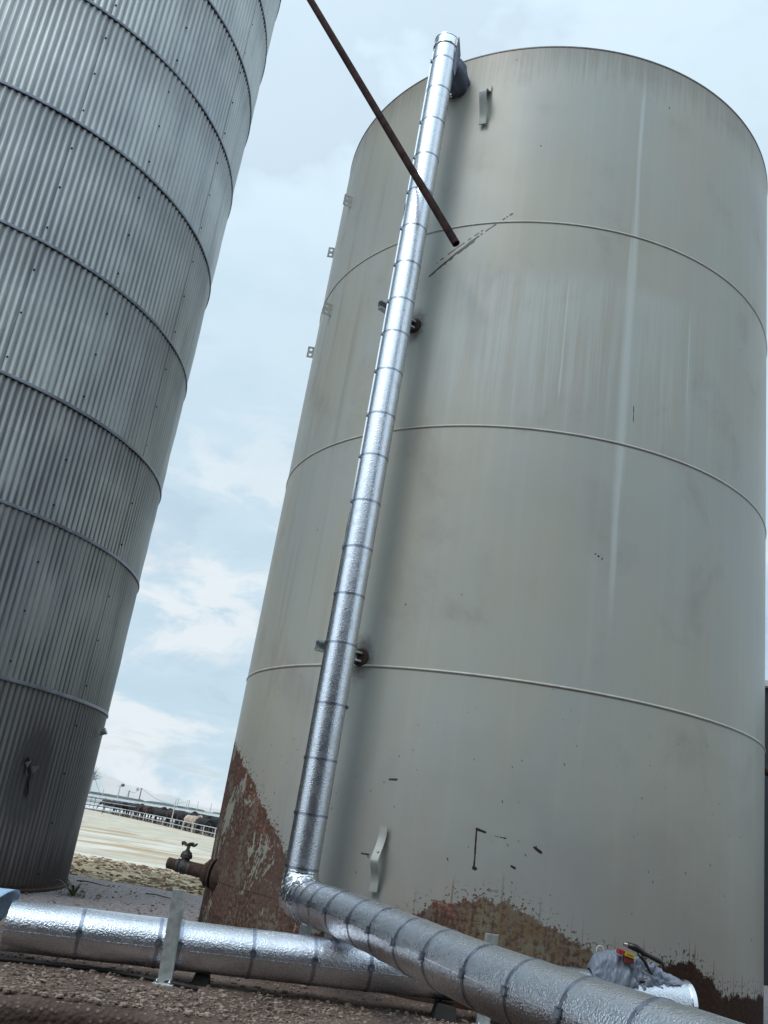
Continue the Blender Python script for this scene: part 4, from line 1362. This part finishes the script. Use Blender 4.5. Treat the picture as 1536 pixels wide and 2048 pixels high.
def cow_mesh(name, mat_, head):
    mb = MB()
    secs = [(-0.80, 1.10, .06, .08), (-0.76, 1.06, .20, .25), (-0.6, 1.02, .27, .34), (-0.3, .98, .31, .37), (0.1, .95, .34, .40), (0.4, .98, .30, .40), (0.62, 1.03, .24, .36), (0.78, 1.10, .15, .26)]
    if head == 0: hs = [(0.95, 1.24, .11, .17), (1.12, 1.36, .10, .13), (1.24, 1.38, .11, .12), (1.36, 1.30, .09, .10), (1.50, 1.20, .06, .07), (1.56, 1.16, .05, .05)]
    elif head == 1: hs = [(0.95, 1.02, .11, .17), (1.10, .85, .10, .13), (1.22, .70, .11, .11), (1.30, .55, .09, .09), (1.37, .40, .06, .07), (1.40, .34, .05, .05)]
    else: hs = [(0.95, 1.12, .11, .17), (1.13, 1.12, .10, .13), (1.26, 1.10, .11, .12), (1.38, 1.0, .09, .09), (1.50, .88, .06, .07), (1.55, .84, .05, .05)]
    secs += hs
    n_ = 10; vs_ = []
    for k, (x, z, ry, rz) in enumerate(secs):
        a_ = secs[max(k - 1, 0)]; b__ = secs[min(k + 1, len(secs) - 1)]
        t_ = Vector((b__[0] - a_[0], 0, b__[1] - a_[1])).normalized(); up = Vector((-t_.z, 0, t_.x))
        for j in range(n_):
            an = 2 * PI * j / n_; vs_.append(Vector((x, 0, z)) + Vector((0, 1, 0)) * math.cos(an) * ry + up * math.sin(an) * rz)
    fs_ = [(i * n_ + j, i * n_ + (j + 1) % n_, (i + 1) * n_ + (j + 1) % n_, (i + 1) * n_ + j) for i in range(len(secs) - 1) for j in range(n_)]
    fs_ += [tuple(range(n_)), tuple(range((len(secs) - 1) * n_, len(secs) * n_))]
    mb.add(vs_, fs_)
    for sy in (-1, 1):
        mb.tube([(0.52, sy * .17, .95), (0.53, sy * .18, .62), (0.55, sy * .18, .42), (0.53, sy * .18, .12), (0.56, sy * .18, 0)], [.12, .075, .05, .04, .055], 7)
        mb.tube([(-0.58, sy * .17, 1.0), (-0.52, sy * .19, .72), (-0.66, sy * .19, .48), (-0.62, sy * .19, .15), (-0.58, sy * .19, 0)], [.17, .11, .055, .04, .055], 7)
        h = hs[2]; mb.tube([(h[0] - .02, sy * .09, h[1] + .05), (h[0] - .06, sy * .24, h[1] + .05)], [.04, .015], 5)
    mb.tube([(-0.80, 0, 1.2), (-0.87, 0, 1.0), (-0.86, 0, .6), (-0.85, 0, .45)], [.03, .02, .018, .04], 5)
    o = mb.build(name, mat_, None, (0, 0, 0), smooth=True)
    return o


crng = random.Random(21)
protos = {}
GRP = 'cattle crowded behind the nearest pipe fence'
GRP2 = 'cattle in the far pens'
cow_count = 0


def put_cow(kind, x, y, rz, s_, label, group):
    mat_ = {'b': M_cowb, 'n': M_cown, 't': M_cowt}[kind]
    hd_ = crng.randint(0, 2); key = (kind, hd_)
    if key not in protos:
        o = cow_mesh('cow', mat_, hd_); protos[key] = o
    else:
        o = protos[key].copy(); COL.objects.link(o)
    o.location = (x, y, GZ); o.rotation_euler = (0, 0, rz); o.scale = (s_, s_, s_)
    props(o, label, 'cow', group)


fdir = (Lf[5] - Lf[1]).normalized(); fnrm = Vector((-fdir.y, fdir.x, 0))
if fnrm.y < 0: fnrm = -fnrm
def fpt(t):   # along the nearest fence, t 0 (far left) .. 1
    k = t * 4; i = min(3, int(k)); return Lf[1 + i].lerp(Lf[2 + i], k - i)
LB = 'black cow among the herd crowded behind the nearest pipe fence'
LN = 'brown cow among the herd crowded behind the nearest pipe fence'
for row, (off, n_, t0, t1) in enumerate(((1.7, 15, 0.10, 1.05), (4.2, 14, 0.12, 1.02), (7.0, 12, 0.30, 1.0))):
    for i in range(n_):
        t = t0 + (t1 - t0) * (i + crng.uniform(-.25, .25)) / (n_ - 1)
        t = max(0.0, min(0.999, t)) if t < 1 else t
        p = fpt(min(t, 0.999)) + fnrm * (off + crng.uniform(-.5, .5))
        if t > 1: p += fdir * (t - 1) * 42
        kind = 'n' if (row == 0 and 0.3 < t < 0.5) or crng.random() < 0.08 else 'b'
        put_cow(kind, p.x, p.y, crng.uniform(0, 2 * PI), crng.uniform(1.04, 1.2), LN if kind == 'n' else LB, GRP + (' (brown)' if kind == 'n' else ' (black)'))
p = fpt(0.80) + fnrm * 0.9
put_cow('t', p.x, p.y, math.atan2(fdir.y, fdir.x) + 0.3, 1.05, 'tan and white cow right at the nearest rail', None)
for (y, x0, x1, n_) in ((172, -42, -18, 22), (196, -52, -24, 24), (222, -60, -28, 22)):
    for i in range(n_):
        x = x0 + (x1 - x0) * i / (n_ - 1) + crng.uniform(-.5, .5)
        put_cow('b', x, y + 4 - (x - x0) * 0.22 + crng.uniform(-1.5, 1.5), crng.uniform(0, 2 * PI), 1.0, 'small dark cow in the pens far behind the nearest herd', GRP2)


def at(px, py, dist):
    """world point seen at photo pixel px, py at ground distance dist (used to set the far poles' bearings)"""
    v = cr * ((px - 768) / 1786.76) - cu * ((py - 1024) / 1786.76) + cf
    return Vector((0, 0, 1.175)) + v * (dist / math.hypot(v.x, v.y))


def pole_obj(px, py, dist, mat_, label, kind='plain', group=None, r=0.11):
    top = at(px, py, dist)
    root = empty('utility_pole' if kind != 'light' else 'light_pole', (top.x, top.y, GZ), label, 'pole', group)
    mb = MB(); mb.tube([(top.x, top.y, GZ), (top.x, top.y, top.z)], [r * 1.3, r], 8); mb.build('shaft', mat_, root)
    if kind == 'light':
        mb = MB(); mb.bar(top + Vector((-1.4, 0, -0.3)), top + Vector((0.8, 0, -0.3)), 0.15, 0.15); mb.build('arm', mat_, root)
        mb = MB(); mb.sphere(top + Vector((1.0, 0, 0.3)), 0.85, 8, 6, (1, .6, .8)); mb.build('lamp_head', M_raild, root)
    elif kind == 'cross':
        mb = MB(); mb.bar(top + Vector((-1.0, 0, -0.5)), top + Vector((1.0, 0, -0.5)), 0.15, 0.15); mb.build('crossarm', mat_, root)
    return top


t1 = pole_obj(187.5, 1548, 260, M_pole, 'tall dark pole nearest the silo edge', 'cross', r=0.16)
t0 = pole_obj(208, 1578, 300, M_poleg, 'thin grey pole left of the light pole', 'plain', r=0.10)
t2 = pole_obj(241, 1571, 420, M_poleg, 'grey light pole with a round dark lamp head', 'light', r=0.20)
t3 = pole_obj(259, 1581, 560, M_pole, 'short utility pole between the two lamp poles', 'cross', r=0.28)
t4 = pole_obj(283.5, 1576, 400, M_pole, 'dark wooden pole with a lamp on its left side', 'light2', r=0.22)
mb = MB(); mb.sphere(t4 + Vector((-1.6, 0, -0.6)), 0.75, 8, 6, (0.8, .6, 1.0)); mb.bar(t4 + Vector((-1.6, 0, -.4)), t4 + Vector((0, 0, -.4)), .12, .12)
lampo = [o for o in COL.objects if o.get('label') == 'dark wooden pole with a lamp on its left side'][0]
mb.build('lamp_head', M_poleg, lampo)
t5 = pole_obj(352.5, 1598.5, 92, M_rail, 'slim pale pole rising from the nearest fence', 'plain', r=0.045)
FG = 'distant poles along the horizon'
t6 = pole_obj(358, 1596, 480, M_poleg, 'distant pole just right of the slim pale pole', 'plain', r=0.16)
t7 = pole_obj(375, 1601, 560, M_poleg, 'left one of the close pair of distant poles', 'plain', r=0.14)
t8 = pole_obj(379.5, 1600, 600, M_poleg, 'right one of the close pair of distant poles', 'plain', r=0.2)
t9 = pole_obj(397, 1603, 640, M_poleg, 'lone distant pole between the pair and the tank', 'plain', r=0.16)
t10 = pole_obj(423.5, 1607, 600, M_poleg, 'distant pole closest to the beige tank', 'plain', r=0.16)


def wire(a_, b__, sag, lab, r=0.035):
    pts_ = []
    for k in range(25):
        t = k / 24; p = a_.lerp(b__, t); p.z -= sag * 4 * t * (1 - t); pts_.append(p)
    mb = MB(); mb.tube(pts_, r, 4); mb.build('power_line', M_wire, None, a_, label=lab, cat='power line')


wire(t1, t3, 8.5, 'sagging wire from the pole by the silo to the short utility pole', 0.05)
wire(t3, t4, 1.5, 'wire between the short utility pole and the dark wooden pole', 0.07)
wire(t4, t8, 4.0, 'wire running right from the dark wooden pole', 0.06)

# bare tree behind the silo edge
tt = at(192, 1556, 300)
tree = empty('bare_tree', (tt.x, tt.y, GZ), 'leafless tree top showing past the silo edge', 'tree')
mb = MB(); mb.tube([(tt.x - 1.5, tt.y, GZ), (tt.x - 1.3, tt.y, 3), (tt.x - 1.0, tt.y, 6)], [.3, .25, .15], 8); mb.build('trunk', M_pole, tree)
mb = MB(); trr = random.Random(8)
for k in range(46):
    an = trr.uniform(-0.3, PI + 0.3); L_ = trr.uniform(1.0, 3.3)
    b0 = Vector((tt.x - 1.0, tt.y, trr.uniform(4.5, 6.5)))
    m_ = b0 + Vector((math.cos(an) * L_ * .5, trr.uniform(-.6, .6), math.sin(an) * L_ * .5 + .2)); e_ = m_ + Vector((math.cos(an + trr.uniform(-.5, .5)) * L_ * .5, 0, math.sin(an + trr.uniform(-.5, .5)) * L_ * .5))
    mb.tube([b0, m_, e_], [.06, .04, .02], 4)
mb.build('crown', M_pole, tree)

# distant tree line along the horizon
mb = MB(); hr_ = random.Random(11)
for k in range(500):
    az = hr_.uniform(-0.9, 0.9); dist = hr_.uniform(2300, 2900)
    mb.sphere((math.sin(az) * dist, math.cos(az) * dist, 0), hr_.uniform(3, 7), 6, 4, (hr_.uniform(2, 6), 1, 0.7), .2, hr_)
mb.build('tree_line', simple('far_trees', (0.10, 0.13, 0.14), 0.9), None, kind='stuff', label='dark line of far trees along the horizon', cat='trees')

# shed far right behind the tank
shed = empty('shed', (10.4, 18.2, -0.35), 'dark metal shed just showing past the right edge of the tank', 'shed')
mb = MB(); mb.box((10.4, 18.2, 2.15), (7.6, 5.6, 5.0)); mb.build('wall', M_shed, shed)
mb = MB(); mb.box((10.4, 18.2, 4.70), (7.9, 5.9, 0.10)); mb.build('eave_trim', M_trim, shed)
mb = MB(); mb.add([(6.5, 15.3, 4.76), (14.3, 15.3, 4.76), (14.3, 21.1, 4.76), (6.5, 21.1, 4.76), (6.5, 18.2, 5.2), (14.3, 18.2, 5.2)], [(0, 1, 5, 4), (2, 3, 4, 5), (0, 4, 3), (1, 2, 5)])
mb.build('roof', M_roof, shed)

# unseen block added behind the camera to shade low parts and darken reflections
blocker = empty('added_blocker', (0, -6.6, -0.46), 'added unseen grey block behind the camera that shades the low parts', 'building')
mb = MB(); mb.box((-1.0, -9.6, 4.6), (26.0, 6.0, 10.1)); mb.build('wall', M_blocker, blocker)
mb = MB(); mb.add([(-14.4, -6.2, 9.6), (12.4, -6.2, 9.6), (12.4, -13.0, 9.6), (-14.4, -13.0, 9.6), (-14.4, -9.6, 11.0), (12.4, -9.6, 11.0)], [(0, 1, 5, 4), (2, 3, 4, 5), (0, 4, 3), (1, 2, 5)])
mb.build('roof', M_roof, blocker)
mb = MB(); mb.box((2.0, -6.58, 1.4), (3.4, 0.06, 3.7)); mb.build('door', M_raild, blocker)

# unseen tower added behind the camera at right to darken the riser's reflection
tw = empty('added_dark_tower', (9.8, -9.0, -0.46), 'added unseen dark tower behind the camera for the riser reflection', 'tower')
mb = MB(); mb.box((9.8, -9.0, 11.5), (5.4, 5.4, 24.0)); mb.build('shaft_wall', M_blocker, tw)
mb = MB(); mb.box((9.8, -9.0, 24.2), (6.2, 6.2, 2.2)); mb.build('tower_top', M_roof, tw)
for zz in (3.0, 8.0, 13.0, 18.0):
    mb = MB(); mb.box((9.8, -9.0, zz), (5.55, 5.55, 0.18)); mb.build('girt', M_strut, tw)

# stray helper keys out of the file
for o in bpy.data.objects:
    if '_w' in o: del o['_w']
